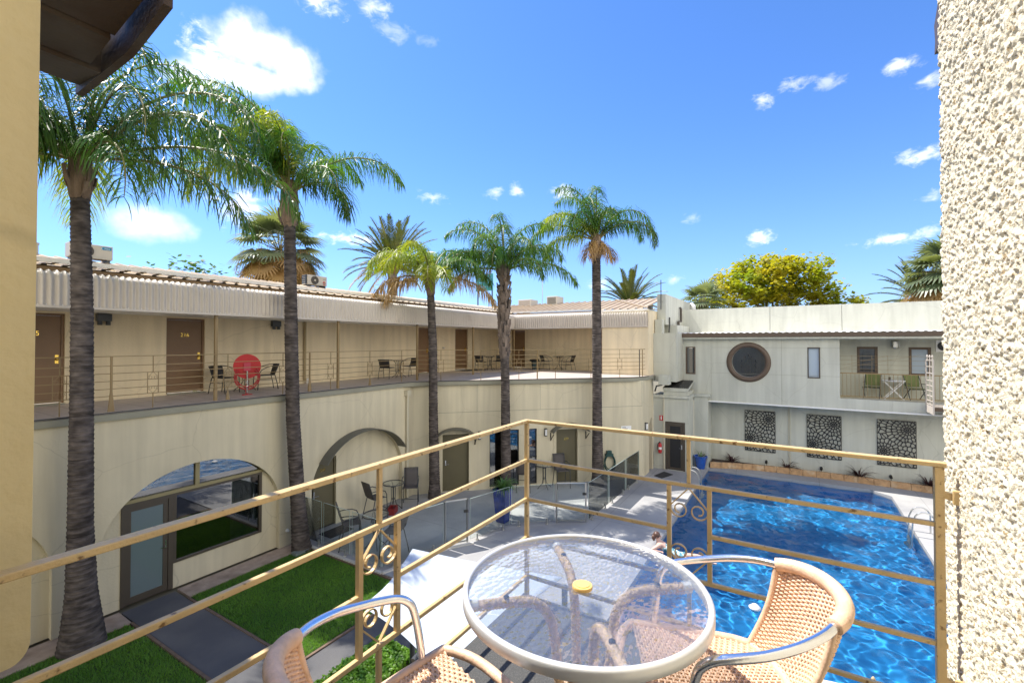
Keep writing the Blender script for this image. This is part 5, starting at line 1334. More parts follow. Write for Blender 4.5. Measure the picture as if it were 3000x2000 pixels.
# ------------------------------------------------------------------ bistro table
tb = thing('bistro_table', 'round bistro table with rippled glass top, aluminium rim and rope wrapped legs', 'table', (1.29, .54, FL))
tx, ty, tz = 1.29, .54, 4.872
a = MB(); Rr = .362
a.lathe([(Rr - .014, -.034), (Rr - .003, -.034), (Rr + .001, -.030), (Rr + .001, -.006), (Rr - .003, .0), (Rr - .012, .001), (Rr - .016, -.003), (Rr - .016, -.034)], (tx, ty, tz), 96, caps=False)
ri = a.build('rim', M['aluwhite'], tb, smooth=True)
a = MB(); n = 96
a.add([(tx + (Rr - .0155) * math.cos(2 * PI * i / n), ty + (Rr - .0155) * math.sin(2 * PI * i / n), tz - .006) for i in range(n)], [tuple(range(n))]); a.build('glass_top', M['tableglass'], tb)
a = MB(); a.lathe([(.002, .006), (.022, .006), (.023, .004), (.029, .003), (.030, .0), (.030, -.006), (.002, -.006)], (tx - .01, ty, tz), 32); a.build('parasol_cap', M['yellow'], tb)
for k in range(4):
    an = R(40 + 90 * k); c_, s_ = math.cos(an), math.sin(an)
    prof = [(.335, -.040), (.27, -.036), (.20, -.036), (.155, -.042), (.122, -.062), (.100, -.10), (.088, -.16), (.075, -.30), (.085, -.42), (.13, -.54), (.20, -.64), (.25, -.70), (.262, -.722)]
    P = []
    for i in range(len(prof) - 1):
        for j2 in range(14): t = j2 / 14; P.append((prof[i][0] + (prof[i + 1][0] - prof[i][0]) * t, prof[i][1] + (prof[i + 1][1] - prof[i][1]) * t))
    P = P[:7 * 14 + 8]
    rr = [.0135 + (.0022 if i % 2 else 0) for i in range(len(P))]
    lo2 = MB(); lo2.tube([(tx + q[0] * c_, ty + q[0] * s_, tz + q[1]) for q in P], rr, 10); lg_ = lo2.build('leg', M['rope'], tb, smooth=True)
    q2 = MB(); q2.tube([(tx + q[0] * c_, ty + q[0] * s_, tz + q[1]) for q in prof[7:]], .012, 8); q2.build('leg_tube', M['alu'], lg_, smooth=True)
    q2 = MB(); q2.box(-.0, .0, 0, 0, 0, 0) if 0 else q2.tube([(tx + .345 * c_, ty + .345 * s_, tz - .037), (tx + .318 * c_, ty + .318 * s_, tz - .037)], .016, 10); q2.build('end_cap', M['white'], lg_)
    q2 = MB(); q2.lathe([(.009, -.026), (.009, -.018), (.004, -.014)], (tx + .235 * c_, ty + .235 * s_, tz), 8); q2.build('bolt', M['black'], lg_)
a = MB(); a.lathe([(.05, -.33), (.085, -.325), (.085, -.31), (.05, -.305)], (tx, ty, tz), 20, caps=False); a.build('leg_ring', M['rope'], tb)

# ------------------------------------------------------------------ wicker armchairs
def wicker_chair():
    t = thing('wicker_chair', 'x', 'chair')
    def top(u):   # back rail, u -1..1
        return Vector((.166 * math.sin(u * 1.25) / math.sin(1.25), -.135 - .085 * (math.cos(u * 1.25) - math.cos(1.25)) / (1 - math.cos(1.25)), .712 + .020 * (1 - u * u)))
    def low(u):
        return Vector((.150 * u, -.035 - .045 * (1 - u * u), .445))
    def back(u, v):
        p = low(u).lerp(top(u), v); p.y += -.018 * math.sin(PI * v); return p
    def seat(u, v):   # v 0 rear .. 1 front
        y = -.045 + .375 * v; hw = .155 + .070 * v ** .6
        return Vector((hw * u, y - .045 * (1 - u * u) * (1 - v), .45 - .012 * (1 - u * u) * math.sin(PI * v)))
    def weave(fn, nu, nv, rad, u0=-.98, u1=.98, v0=.02, v1=.98, seg=5, flip=1):
        mb = MB()
        for i in range(nu):      # warp pairs
            u = u0 + (u1 - u0) * i / (nu - 1)
            mb.tube([fn(u, v0 + (v1 - v0) * k / 14) for k in range(15)], rad * 1.1, seg, caps=False)
        for r_ in range(nv):
            v = v0 + (v1 - v0) * r_ / (nv - 1); pts = []
            m = nu * 2
            for k in range(m + 1):
                u = u0 + (u1 - u0) * k / m
                e = 1e-3; p = fn(u, v); du = fn(u + e, v) - p; dv = fn(u, v + e) - p; nn = du.cross(dv).normalized()
                ph = PI * (k / 2 + r_) if True else 0
                pts.append(p + nn * (rad * 1.5 * math.cos(ph)))
            mb.tube(pts, rad * .95, seg, caps=False)
        return mb
    weave(back, 24, 46, .0040).build('backrest', M['wicker'], t, smooth=True, fix=False)
    weave(seat, 28, 46, .0040).build('seat', M['wicker'], t, smooth=True, fix=False)
    def wrap(path, r, name, closed=False, pitch=.0062):
        # resample and ridge the radius so every turn of the wrapping shows
        P = [Vector(p) for p in path]
        if closed: P = P + [P[0]]
        d = [0]
        for i in range(1, len(P)): d.append(d[-1] + (P[i] - P[i - 1]).length)
        n = int(d[-1] / (pitch / 2)); out_ = []; k = 0
        for i in range(n + (0 if closed else 1)):
            s = d[-1] * i / n
            while k < len(d) - 2 and d[k + 1] < s: k += 1
            out_.append(P[k].lerp(P[k + 1], (s - d[k]) / max(1e-9, d[k + 1] - d[k])))
        mb = MB(); mb.tube(out_, [r + (.0013 if i % 2 else 0) for i in range(len(out_))], 12, closed=closed)
        return mb.build(name, M['wicker'], t, smooth=True, fix=False)
    wrap([top(-1 + 2 * i / 24) for i in range(25)], .0205, 'back_rail')
    for k in (-1, 1): wrap([back(k * 1.0, i / 10) for i in range(11)], .0085, 'back_edge')
    loop = [seat(-1, 1 - i / 8) for i in range(9)] + [seat(-1 + 2 * i / 8, 0) for i in range(1, 8)] + [seat(1, i / 8) for i in range(9)]
    # rounded front
    for i in range(1, 12):
        u = 1 - 2 * i / 12; q = seat(u, 1); q.y += .06 * (1 - abs(u) ** 3); loop.append(q)
    wrap(loop, .0145, 'seat_frame', closed=True)
    for k in (-1, 1):
        e = top(k); P = [e, e + Vector((k * .038, .05, -.006)), e + Vector((k * .070, .12, -.018)), e + Vector((k * .086, .20, -.034)), e + Vector((k * .088, .27, -.046)), e + Vector((k * .084, .318, -.056)), e + Vector((k * .078, .348, -.075)), e + Vector((k * .072, .364, -.105)), e + Vector((k * .062, .378, -.19)), e + Vector((k * .057, .385, -.30)), Vector((k * .240, .265, .002))]
        # smooth
        Q = []
        for i in range(len(P) - 1):
            p0 = P[max(0, i - 1)]; p1 = P[i]; p2 = P[i + 1]; p3 = P[min(len(P) - 1, i + 2)]
            for j2 in range(6):
                s = j2 / 6; Q.append(.5 * ((2 * p1) + (p2 - p0) * s + (2 * p0 - 5 * p1 + 4 * p2 - p3) * s * s + (3 * p1 - p0 - 3 * p2 + p3) * s ** 3))
        Q.append(P[-1]); mb = MB(); mb.tube(Q, .0125, 12); mb.build('arm', M['alu'], t, smooth=True, fix=False)
        mb = MB(); mb.tube([(k * .15, -.03, .435), (k * .18, -.14, .2), (k * .20, -.20, .002)], .0115, 10); mb.build('leg', M['alu'], t, smooth=True, fix=False)
        mb = MB(); mb.tube([(k * .228, .262, .43), (k * .158, -.03, .43)], .010, 8); mb.build('side_bar', M['alu'], t, smooth=True)
        mb = MB(); mb.tube([(k * .243, .262, .455), (k * .236, .232, .445)], .017, 8); mb.build('clamp', M['darkgrey'], t)
    return t
wch = wicker_chair()
tag(wch, 'tan wicker armchair on the pool side with its woven inner back showing', 'chair', 'wicker armchairs at the bistro table')
place(wch, 1.55, .103, FL, R(24.7))
w2 = copy_tree(wch); place(w2, .774, .862, FL, R(-18 - 90)); tag(w2, 'tan wicker armchair on the lawn side, back partly cut off by the frame', 'chair', 'wicker armchairs at the bistro table')

# ------------------------------------------------------------------ upstairs black rattan chairs and tables
def rattan_chair():
    t = thing('rattan_chair', 'x', 'chair')
    mb = MB(); rows = []
    for i in range(9):
        u = -1 + i / 4; row = []
        for v in range(6):
            q = v / 5; row.append((.21 * u * (1 + .12 * q), -.21 - .10 * q - .05 * (1 - u * u) * (1 + q), .44 + .33 * q))
        rows.append(row)
    mb.grid(rows); o = mb.build('backrest', M['blackrattan'], t, smooth=True); s = o.modifiers.new('Solidify', 'SOLIDIFY'); s.thickness = .016
    mb = MB(); mb.shape([(-.2, -.22), (.2, -.22), (.23, .0), (.23, .2), (.15, .24), (-.15, .24), (-.23, .2), (-.23, 0)], [], lambda s, n, z: (s, z, n), .425, .45); mb.build('seat', M['blackrattan'], t)
    for k in (-1, 1):
        MB().tube([(k * .235, -.31, .76), (k * .29, -.18, .745), (k * .30, .02, .69), (k * .29, .18, .60), (k * .27, .24, .45), (k * .26, .27, .002)], .012, 8).build('arm', M['black'], t, smooth=True)
        MB().tube([(k * .21, -.22, .44), (k * .22, -.28, .2), (k * .23, -.31, .002)], .012, 8).build('leg', M['black'], t, smooth=True)
        MB().bar((k * .26, .24, .30), (k * .22, -.26, .30), .015).build('stretcher', M['black'], t)
    return t
def bistro_small():
    t = thing('cafe_table', 'x', 'table')
    mb = MB(); mb.lathe([(.002, .69), (.30, .69), (.305, .70), (.30, .715), (.002, .715)], (0, 0, 0), 28); mb.build('table_top', M['black'], t)
    for k in range(4):
        a = PI / 4 + PI / 2 * k; c_, s_ = math.cos(a), math.sin(a)
        MB().tube([(.10 * c_, .10 * s_, .69), (.06 * c_, .06 * s_, .5), (.05 * c_, .05 * s_, .28), (.12 * c_, .12 * s_, .14), (.24 * c_, .24 * s_, .06), (.29 * c_, .29 * s_, .002)], .011, 6).build('leg', M['black'], t, smooth=True)
    mb = MB(); mb.lathe([(.055, .30), (.065, .31), (.055, .32)], (0, 0, 0), 12, caps=False); mb.build('ring', M['black'], t)
    return t
rc = rattan_chair(); ct = bistro_small(); first = [True]
G1 = 'black rattan chairs on the upper walkway'; G2 = 'small black tables on the upper walkway'
spots = [(6.80, 13.85, 200, 'black rattan chair behind the red hose reel, nearer door 216'), (8.02, 13.92, 75, 'black rattan chair between the red hose reel and the second palm'),
         (12.85, 13.75, -68, 'black rattan chair at the walkway table, nearer the second palm'), (14.25, 13.90, 85, 'black rattan chair at the walkway table, close to the dark door'),
         (19.0, 13.55, -75, 'black rattan chair half behind a verandah post in the terrace corner'), (20.2, 13.3, 100, 'black rattan chair against the trunk of the shaggy palm'),
         (21.55, 11.1, -175, 'black rattan chair beside the green bin on the terrace'), (21.55, 9.85, 0, 'black rattan chair on the far side of the terrace table from the bin')]
for i, (x, y, a, lab) in enumerate(spots):
    o = rc if i == 0 else copy_tree(rc); place(o, x, y, FL, R(a)); tag(o, lab, 'chair', G1)
for i, (x, y, lab) in enumerate(((7.45, 14.0, 'small black table hidden behind the red hose reel'), (13.5, 13.75, 'small black table on the walkway between doors 216 and the fourth door'), (19.6, 13.4, 'small black table in the inner corner of the terrace'), (21.75, 10.5, 'small black table on the terrace beside the bin'))):
    o = ct if i == 0 else copy_tree(ct); place(o, x, y, FL, .3); tag(o, lab, 'table', G2)

# ------------------------------------------------------------------ patio sling bar chairs
def sling_chair():
    t = thing('sling_chair', 'x', 'chair')
    mb = MB(); rows = []
    for i in range(5):
        u = -1 + i / 2; rows.append([(.22 * u, .24, .655), (.22 * u, .18, .672 - .01 * (1 - u * u)), (.22 * u, 0, .655 - .02 * (1 - u * u)), (.22 * u, -.17, .65 - .015 * (1 - u * u)), (.22 * u, -.21, .69), (.22 * u, -.25, .80), (.22 * u, -.31, 1.0), (.22 * u, -.37, 1.18)])
    mb.grid(rows); o = mb.build('sling', M['sling'], t, smooth=True); s = o.modifiers.new('Solidify', 'SOLIDIFY'); s.thickness = .008
    for k in (-1, 1):
        MB().tube([(k * .23, .25, .65), (k * .23, .18, .67), (k * .23, -.17, .65), (k * .23, -.22, .71), (k * .23, -.31, 1.0), (k * .23, -.375, 1.2)], .013, 8).build('side_frame', M['darkgrey'], t, smooth=True)
        MB().tube([(k * .25, -.28, .92), (k * .275, -.15, .93), (k * .28, .05, .92), (k * .275, .17, .87), (k * .265, .23, .75), (k * .26, .27, .002)], .014, 8).build('arm', M['darkgrey'], t, smooth=True)
        MB().tube([(k * .235, -.16, .66), (k * .25, -.25, .3), (k * .26, -.32, .002)], .014, 8).build('leg', M['darkgrey'], t, smooth=True)
    MB().bar((-.23, -.375, 1.195), (.23, -.375, 1.195), .022).build('top_bar', M['darkgrey'], t)
    MB().bar((-.25, .262, .30), (.25, .262, .30), .018).build('foot_bar', M['darkgrey'], t)
    return t
def bar_table():
    t = thing('patio_table', 'x', 'table')
    mb = MB(); mb.lathe([(.33, .87), (.35, .87), (.355, .885), (.35, .90), (.335, .90)], (0, 0, 0), 32, caps=False); mb.build('rim', M['darkgrey'], t)
    mb = MB(); n = 32; mb.add([(.336 * math.cos(2 * PI * i / n), .336 * math.sin(2 * PI * i / n), .893) for i in range(n)], [tuple(range(n))]); mb.build('glass_top', M['smallglass'], t)
    for k in range(4):
        a = PI / 4 + PI / 2 * k; c_, s_ = math.cos(a), math.sin(a)
        MB().tube([(.33 * c_, .33 * s_, .875), (.16 * c_, .16 * s_, .85), (.07 * c_, .07 * s_, .78), (.06 * c_, .06 * s_, .35), (.10 * c_, .10 * s_, .18), (.22 * c_, .22 * s_, .08), (.29 * c_, .29 * s_, .002)], .012, 8).build('leg', M['darkgrey'], t, smooth=True)
    for z in (.76, .36):
        mb = MB(); mb.lathe([(.07, z), (.08, z + .012), (.07, z + .024)], (0, 0, 0), 12, caps=False); mb.build('ring', M['darkgrey'], t)
    return t
scn = sling_chair(); bt = bar_table()
G3 = 'tall sling chairs on the ground floor patio'; G4 = 'tall glass patio tables'
for i, (x, y, a, lab) in enumerate(((10.15, 11.35, -100, 'tall sling chair against the wall nearest door 231'), (11.55, 11.20, 130, 'tall sling chair against the wall by the downpipe, facing the pool'),
                                  (8.38, 10.35, -125, 'tall sling chair seen side on behind the glass fence near the second palm'), (8.62, 8.95, 20, 'tall sling chair behind the rail scroll, seen from its back'),
                                  (14.95, 8.70, -60, 'tall sling chair mostly hidden by the shaggy palm trunk'), (16.10, 7.65, 135, 'tall sling chair in front of door 229'))):
    o = scn if i == 0 else copy_tree(scn); place(o, x, y, .002, R(a)); tag(o, lab, 'chair', G3)
for i, (x, y, lab) in enumerate(((10.95, 11.40, 'tall round glass table between two sling chairs by door 231'), (8.72, 9.75, 'tall round glass table just inside the glass fence near the lawn'), (15.62, 8.15, 'tall round glass table in front of the narrow windows by door 229'))):
    o = bt if i == 0 else copy_tree(bt); place(o, x, y, .002, .2); tag(o, lab, 'table', G4)
# loggia furniture
def fold_chair():
    t = thing('folding_chair', 'x', 'chair')
    mb = MB(); rows = [[(.24 * u, -.30, .92), (.24 * u, -.26, .75), (.24 * u, -.21, .48)] for u in (-1, 0, 1)]; mb.grid(rows); o = mb.build('backrest', M['greensling'], t); s = o.modifiers.new('Solidify', 'SOLIDIFY'); s.thickness = .01
    mb = MB(); mb.box(-.24, .24, -.2, .22, .43, .445); mb.build('seat', M['greensling'], t)
    for k in (-1, 1):
        MB().bar((k * .25, -.31, .94), (k * .25, .22, .002), .022).build('leg', M['darkgrey'], t)
        MB().bar((k * .265, .23, .44), (k * .265, -.26, .002), .022).build('leg', M['darkgrey'], t)
        MB().bar((k * .25, -.27, .62), (k * .25, .2, .62), .02).build('arm', M['darkgrey'], t)
    MB().bar((-.25, .21, .42), (.25, .21, .42), .03).build('seat_bar', M['black'], t)
    return t
fc = fold_chair()
for i, (x, y, a, lab) in enumerate(((22.95, -2.70, 75, 'lime green folding chair left of the white loggia table'), (22.95, -4.0, 105, 'lime green folding chair right of the white loggia table'))):
    o = fc if i == 0 else copy_tree(fc); place(o, x, y, 3.386, R(a)); tag(o, lab, 'chair', 'green chairs in the loggia')
t = thing('folding_table', 'white folding table with crossed legs in the loggia', 'table', (22.9, -3.35, 3.386))
a = MB(); a.lathe([(.36, .70), (.37, .715), (.36, .73), (.002, .73)], (22.9, -3.35, 3.386), 24); a.build('table_top', M['white'], t)
for k in (-1, 1):
    MB().bar((22.72 if k > 0 else 22.76, -3.35 + k * .30, 3.388), (22.72 if k > 0 else 22.76, -3.35 - k * .30, 4.08), .03).build('leg', M['white'], t)
    MB().bar((23.06 if k > 0 else 23.02, -3.35 + k * .30, 3.388), (23.06 if k > 0 else 23.02, -3.35 - k * .30, 4.08), .03).build('leg', M['white'], t)
a = MB(); a.lathe([(.002, 0), (.035, 0), (.035, .13), (.002, .13)], (0, 0, 0), 12); o = a.build('dark_cup', M['black']); place(o, 22.8, -3.22, 4.118); tag(o, 'small black cup on the white loggia table', 'cup')

# ------------------------------------------------------------------ air conditioners on the roof
def ac(label, x, y, z, w, h, d, logo=None):
    t = thing('air_conditioner', label, 'air conditioner', (x, y, z), 'air conditioning units on the roof')
    a = MB(); a.box(x, x + w, y, y + d, z, z + h); a.build('casing', M['acwhite'], t, bevel=.015)
    a = MB(); c = (x + w * .36, y - .002, z + h * .5); r_ = h * .42
    for i in range(6): a.tube([(c[0] + r_ * (i + 1) / 6 * math.cos(2 * PI * k / 28), y - .012, c[2] + r_ * (i + 1) / 6 * math.sin(2 * PI * k / 28)) for k in range(28)], .007, 5, closed=True)
    a.disc(c, (0, 1, 0), r_, .006, 28); a.build('fan_grille', M['acdark'], t)
    a = MB(); a.disc((c[0], y - .02, c[2]), (0, 1, 0), r_ * .25, .012, 16); a.build('fan_hub', M['acwhite'], t)
    a = MB(); a.box(x + .05, x + .12, y + .02, y + d, z - .12, z); a.box(x + w - .12, x + w - .05, y + .02, y + d, z - .12, z); a.build('feet', M['darkgrey'], t)
    if logo:
        a = MB(); a.box(x + w * .72, x + w * .96, y - .010, y - .001, z + h * .70, z + h * .90); lo_ = a.build('logo_plate', M['logoblue'], t)
        text_obj('logo_text', logo, h * .13, (x + w * .855, y - .012, z + h * .79), 0, M['white'], lo_, .002)
        a = MB(); a.tube([(x + w * .745 + .022 * math.cos(q), y - .013, z + h * .80 + .03 * math.sin(q)) for q in [PI * .4 + PI * 1.1 * i / 8 for i in range(9)]], .005, 5); a.build('logo_mark', M['white'], lo_)
    else:
        a = MB()
        for (dx, dz, s) in ((.84, .42, .05), (.80, .34, .03), (.88, .34, .03)): a.box(x + w * dx - s / 2, x + w * dx + s / 2, y - .008, y - .001, z + h * dz - .018, z + h * dz + .018)
        a.box(x + w * .80, x + w * .90, y - .008, y - .001, z + h * .08, z + h * .16); a.build('red_mark', M['red'], t)
        a = MB(); a.box(x + w * .78, x + w * .92, y - .008, y - .001, z + h * .24, z + h * .27); a.box(x + w * .78, x + w * .92, y - .008, y - .001, z + h * .66, z + h * .69); a.build('small_print', M['acdark'], t)
        a = MB()
        for k in range(5): a.box(x - .02, x - .001, y + .02, y + d - .02, z + .05 + k * h * .18, z + .09 + k * h * .18)
        a.box(x - .06, x - .02, y + .02, y + .05, z, z + h); a.build('coil_guard', M['darkgrey'], t)
    return t
ac('beige air conditioner with a blue logo plate behind the first palm', 3.80, 15.1, 7.72, .84, .36, .34, 'Midea')
ac('beige air conditioner with red marks behind the second palm', 10.25, 15.1, 7.72, .82, .36, .34)
def cooler(label, x, y, z, w, h):
    t = thing('evaporative_cooler', label, 'air cooler', (x, y, z), 'evaporative coolers on the end roof')
    a = MB(); a.box(x, x + .9, y, y + w, z, z + h); a.build('casing', M['acwhite'], t, bevel=.02)
    a = MB()
    for k in range(9): a.box(x - .012, x - .001, y + .06, y + w - .06, z + .06 + k * (h - .12) / 9, z + .06 + (k + .55) * (h - .12) / 9)
    a.build('louvres', M['acdark'] if 'dark' in label else M['tile'], t)
cooler('pale evaporative cooler between the shaggy palm and the last palm', 23.3, 13.05, 7.7, .85, .42); cooler('evaporative cooler with dark louvres, closer to the last palm', 23.3, 11.35, 7.72, .65, .50)
p = MB(); p.lathe([(.06, 0), (.06, .35), (.075, .36), (.075, .40)], (0, 0, 0), 8); o = p.build('vent_pipe', M['acwhite']); place(o, 3.30, 15.55, 7.6); tag(o, 'thin pale vent pipe on the roof left of the first palm', 'pipe')
an = thing('roof_aerial', 'thin television aerial on the roof behind the last palm', 'aerial', (30, 15.8, 7))
MB().tube([(30, 15.8, 6), (30, 15.8, 12.8)], .025, 6).build('mast', M['steel'], an)
a = MB(); a.bar((29.6, 15.9, 12.5), (30.4, 15.7, 12.5), .03)
for k in range(4): a.bar((29.7 + k * .2, 15.3, 12.5), (29.7 + k * .2, 16.3, 12.5), .02)
a.build('aerial_rods', M['steel'], an)
ts = thing('teal_hoarding', 'faded teal panelled board high behind the shaggy palm crown', 'hoarding', (37, 25.6, 10))
a = MB()
for k in range(4): a.box(36.4, 36.5, 24.6, 26.6, 10.6 + k * .42, 10.98 + k * .42)
a.build('panel_boards', M['tealpanel'], ts); a = MB(); a.box(36.52, 36.6, 24.7, 24.8, 0, 12.2); a.box(36.52, 36.6, 26.4, 26.5, 0, 12.2); a.build('posts', M['darkgrey'], ts)
# ------------------------------------------------------------------ palms
def frond_geo(mbl, mbr, base, az, el, L_, droop, nl, ll, rg, width=.028, stiff=False, spread=1.0):
    d0 = Vector((math.cos(az), math.sin(az), 0)); sd = Vector((-math.sin(az), math.cos(az), 0))
    n = 16; P = [Vector(base)]; T = []
    tw = rg.uniform(-.25, .25)
    for i in range(n):
        t = i / n; e = el - droop * t ** 1.7
        d = (d0 * math.cos(e) + sd * tw * t * .6 + Vector((0, 0, math.sin(e)))).normalized(); T.append(d); P.append(P[-1] + d * (L_ / n))
    T.append(T[-1])
    mbr.tube(P, [(.030 * (1 - i / n) ** .8 + .006) * (1.4 if i < 2 else 1) for i in range(n + 1)], 5)
    for i in range(nl):
        t = .13 + .87 * (i + rg.random() * .8) / nl; q = min(t * n, n - 1e-4); k = int(q); p = P[k].lerp(P[k + 1], q - k); tg = T[k]
        side_v = sd - tg * sd.dot(tg); side_v.normalize(); upv = side_v.cross(tg) * -1
        if upv.z < 0 and not stiff: pass
        for sg in (-1, 1):
            l = ll * (.50 + .55 * math.sin(PI * min(1, t * .92 + .06)) ** .8) * rg.uniform(.8, 1.12)
            if t > .9: l *= .75
            if stiff:
                d = (side_v * sg * .85 + tg * (.55 + .5 * t) + upv * rg.uniform(.10, .38)).normalized(); g = .05
            else:
                d = (side_v * sg * rg.uniform(.45, 1.0) + tg * rg.uniform(.2, .7) + upv * rg.uniform(-.6, .6) * spread + Vector((0, 0, -.12))).normalized(); g = rg.uniform(.45, .8)
            # blade of three segments drooping under its weight
            wv = d.cross(Vector((rg.uniform(-.5, .5), rg.uniform(-.5, .5), 1))).normalized()
            if stiff: wv = (tg * .7 + upv * .5).normalized()
            b = len(mbl.v); q_ = p.copy(); m = 2 if stiff else 3; w = width * rg.uniform(.8, 1.2)
            ws = (w * .55, w, w * .75, w * .1) if m == 3 else (w * .7, w, w * .12)
            for j2 in range(m + 1):
                mbl.v.append(tuple(q_ - wv * ws[j2] * .5)); mbl.v.append(tuple(q_ + wv * ws[j2] * .5))
                q_ = q_ + d * (l / m); d = (d + Vector((0, 0, -g * 1.6))).normalized() if not stiff else (d + Vector((0, 0, -.08))).normalized()
            for j2 in range(m): mbl.f.append((b + 2 * j2, b + 2 * j2 + 1, b + 2 * j2 + 3, b + 2 * j2 + 2)); mbl.m.append(0)

def trunk_geo(path, radii, name, parent, mat, seg=18, ring=.085, amp=.010, seed=1):
    rg = random.Random(seed); P = [Vector(p) for p in path]; out_ = []; rr = []
    total = sum((P[i + 1] - P[i]).length for i in range(len(P) - 1)); d = [0]
    for i in range(1, len(P)): d.append(d[-1] + (P[i] - P[i - 1]).length)
    s = 0; k = 0
    while s < total:
        for (ds, da) in ((0, 0), (.30, -.15), (.85, .6), (.97, 1.0)):
            q = s + ds * ring
            while k < len(d) - 2 and d[k + 1] < q: k += 1
            t = min(1, (q - d[k]) / (d[k + 1] - d[k])); out_.append(P[k].lerp(P[k + 1], t)); rr.append(radii[k] + (radii[k + 1] - radii[k]) * t + amp * da + rg.uniform(-.003, .003))
        s += ring * rg.uniform(.8, 1.25)
    mb = MB(); mb.tube(out_, rr, seg)
    return mb.build(name, mat, parent, smooth=True)

SR = -58.4
def queen_palm(label, path, radii, fronds, ll=.55, nl=70, seed=1, boots=None, shaft=(.9, .20), group='slender queen palms in the courtyard'):
    rg = random.Random(seed); b = path[0]
    t = thing('queen_palm', label, 'palm tree', b, group)
    trunk_geo(path, radii, 'trunk', t, M['trunk'], seed=seed)
    top = Vector(path[-1]); r0 = radii[-1]
    # fibrous sheath of old leaf bases
    mb = MB(); h, rs = shaft; rows = []
    for i in range(8):
        q = i / 7; r_ = r0 + (rs - r0) * math.sin(PI * min(1, q * 1.15)) ** .7 if q < .87 else r0 * .8
        rows.append([(top.x + (r_ + rg.uniform(-.012, .012)) * math.cos(2 * PI * k / 14), top.y + (r_ + rg.uniform(-.012, .012)) * math.sin(2 * PI * k / 14), top.z - .05 + h * q) for k in range(14)])
    for r_ in rows: r_.append(r_[0])
    mb.grid(rows)
    for k in range(9):   # split sheath tips
        a = rg.uniform(0, 2 * PI); z0 = top.z + rg.uniform(.0, .45) * h; l = rg.uniform(.25, .5); q0 = Vector((top.x + rs * .8 * math.cos(a), top.y + rs * .8 * math.sin(a), z0)); q1 = q0 + Vector((.10 * math.cos(a), .10 * math.sin(a), l))
        mb.ribbon([q0, q0.lerp(q1, .5) + Vector((.03 * math.cos(a), .03 * math.sin(a), 0)), q1], .11, .02, (-math.sin(a), math.cos(a), 0))
    mb.build('leaf_sheath', M['fibre'], t, smooth=False)
    if boots:
        z0, z1, rb, nb = boots; mb = MB()
        for k in range(nb):
            q = rg.random(); z = z0 + (z1 - z0) * q; a = rg.uniform(0, 2 * PI); l = rg.uniform(.18, .42); w = rg.uniform(.06, .13)
            fr = (z - path[0][2]) / (top.z - path[0][2]); cx = path[0][0] + (top.x - path[0][0]) * fr; cy = path[0][1] + (top.y - path[0][1]) * fr
            r_ = .13 + (rb - .13) * q ** .5; c_, s_ = math.cos(a), math.sin(a)
            p0 = Vector((cx + r_ * .8 * c_, cy + r_ * .8 * s_, z)); p1 = Vector((cx + (r_ + .03) * c_, cy + (r_ + .03) * s_, z + l * .6)); p2 = Vector((cx + (r_ + rg.uniform(.02, .10)) * c_, cy + (r_ + .05) * s_, z + l))
            mb.ribbon([p0, p1, p2], w, .025, (-s_, c_, 0))
        mb.build('leaf_boots', M['boot'], t)
    for (phi, el, L_, dr, mk) in fronds:
        ml_ = MB(); mr_ = MB(); az = R(SR + phi + rg.uniform(-6, 6))
        base = (top.x + .07 * math.cos(az), top.y + .07 * math.sin(az), top.z + h * .72)
        frond_geo(ml_, mr_, base, az, R(el), L_, dr, int(nl * 1.3) if mk != 'dry' else nl, ll * 1.4, rg, width=.026)
        n0 = len(ml_.f); ml_.cur = 1; ml_.add(mr_.v, mr_.f)
        mats = {'g': ('fr_green', 'rachis'), 'd': ('fr_deep', 'rachis'), 'y': ('fr_yellow', 'rachis'), 'dry': ('fr_dry', 'rachisdry')}[mk]
        o = ml_.build('frond' if mk != 'dry' else 'dry_frond', [M[mats[0]], M[mats[1]]], t, fix=False)
    return t
M['boot'] = pm('old leaf boots', (.20, .155, .125), .9, var=.45, vscale=7, bump=.7, bscale=30, stretch=(1, 1, .3))
queen_palm('largest queen palm with a flared grey trunk beside the tan blade wall', [(3.06, 11.2, -.05), (3.06, 11.2, .35), (3.05, 11.22, 1.0), (3.03, 11.24, 2.2), (3.03, 11.26, 4.5), (3.02, 11.26, 6.2), (2.98, 11.3, 8.3)], [.36, .30, .225, .185, .168, .158, .135],
    [(2, 50, 4.3, 2.5, 'd'), (-14, 30, 4.2, 2.1, 'd'), (16, 20, 4.3, 1.7, 'd'), (-35, 45, 3.6, 2.8, 'd'), (38, 58, 3.9, 2.6, 'd'), (72, 66, 3.6, 2.5, 'd'), (108, 50, 3.5, 2.5, 'd'), (150, 55, 3.3, 2.7, 'd'), (178, 30, 3.2, 2.3, 'd'), (205, 55, 3.1, 2.9, 'd'),
     (238, 40, 3.0, 2.9, 'd'), (262, 55, 2.9, 3.2, 'd'), (282, 38, 3.0, 2.9, 'd'), (272, 15, 2.6, 2.3, 'd'), (305, 50, 3.3, 2.9, 'd'), (335, 74, 3.5, 2.6, 'd'), (0, 84, 3.2, 2.3, 'g'), (135, 18, 2.8, 1.9, 'y'), (222, 14, 2.6, 2.0, 'y'), (8, 2, 3.6, 1.3, 'd'), (255, 22, 2.6, 2.5, 'd'), (290, 24, 2.7, 2.5, 'd'), (240, 5, 2.3, 2.0, 'd'), (-26, 8, 3.0, 1.8, 'g'), (195, 5, 2.6, 1.7, 'y')], ll=.62, nl=72, seed=3, shaft=(1.0, .18))
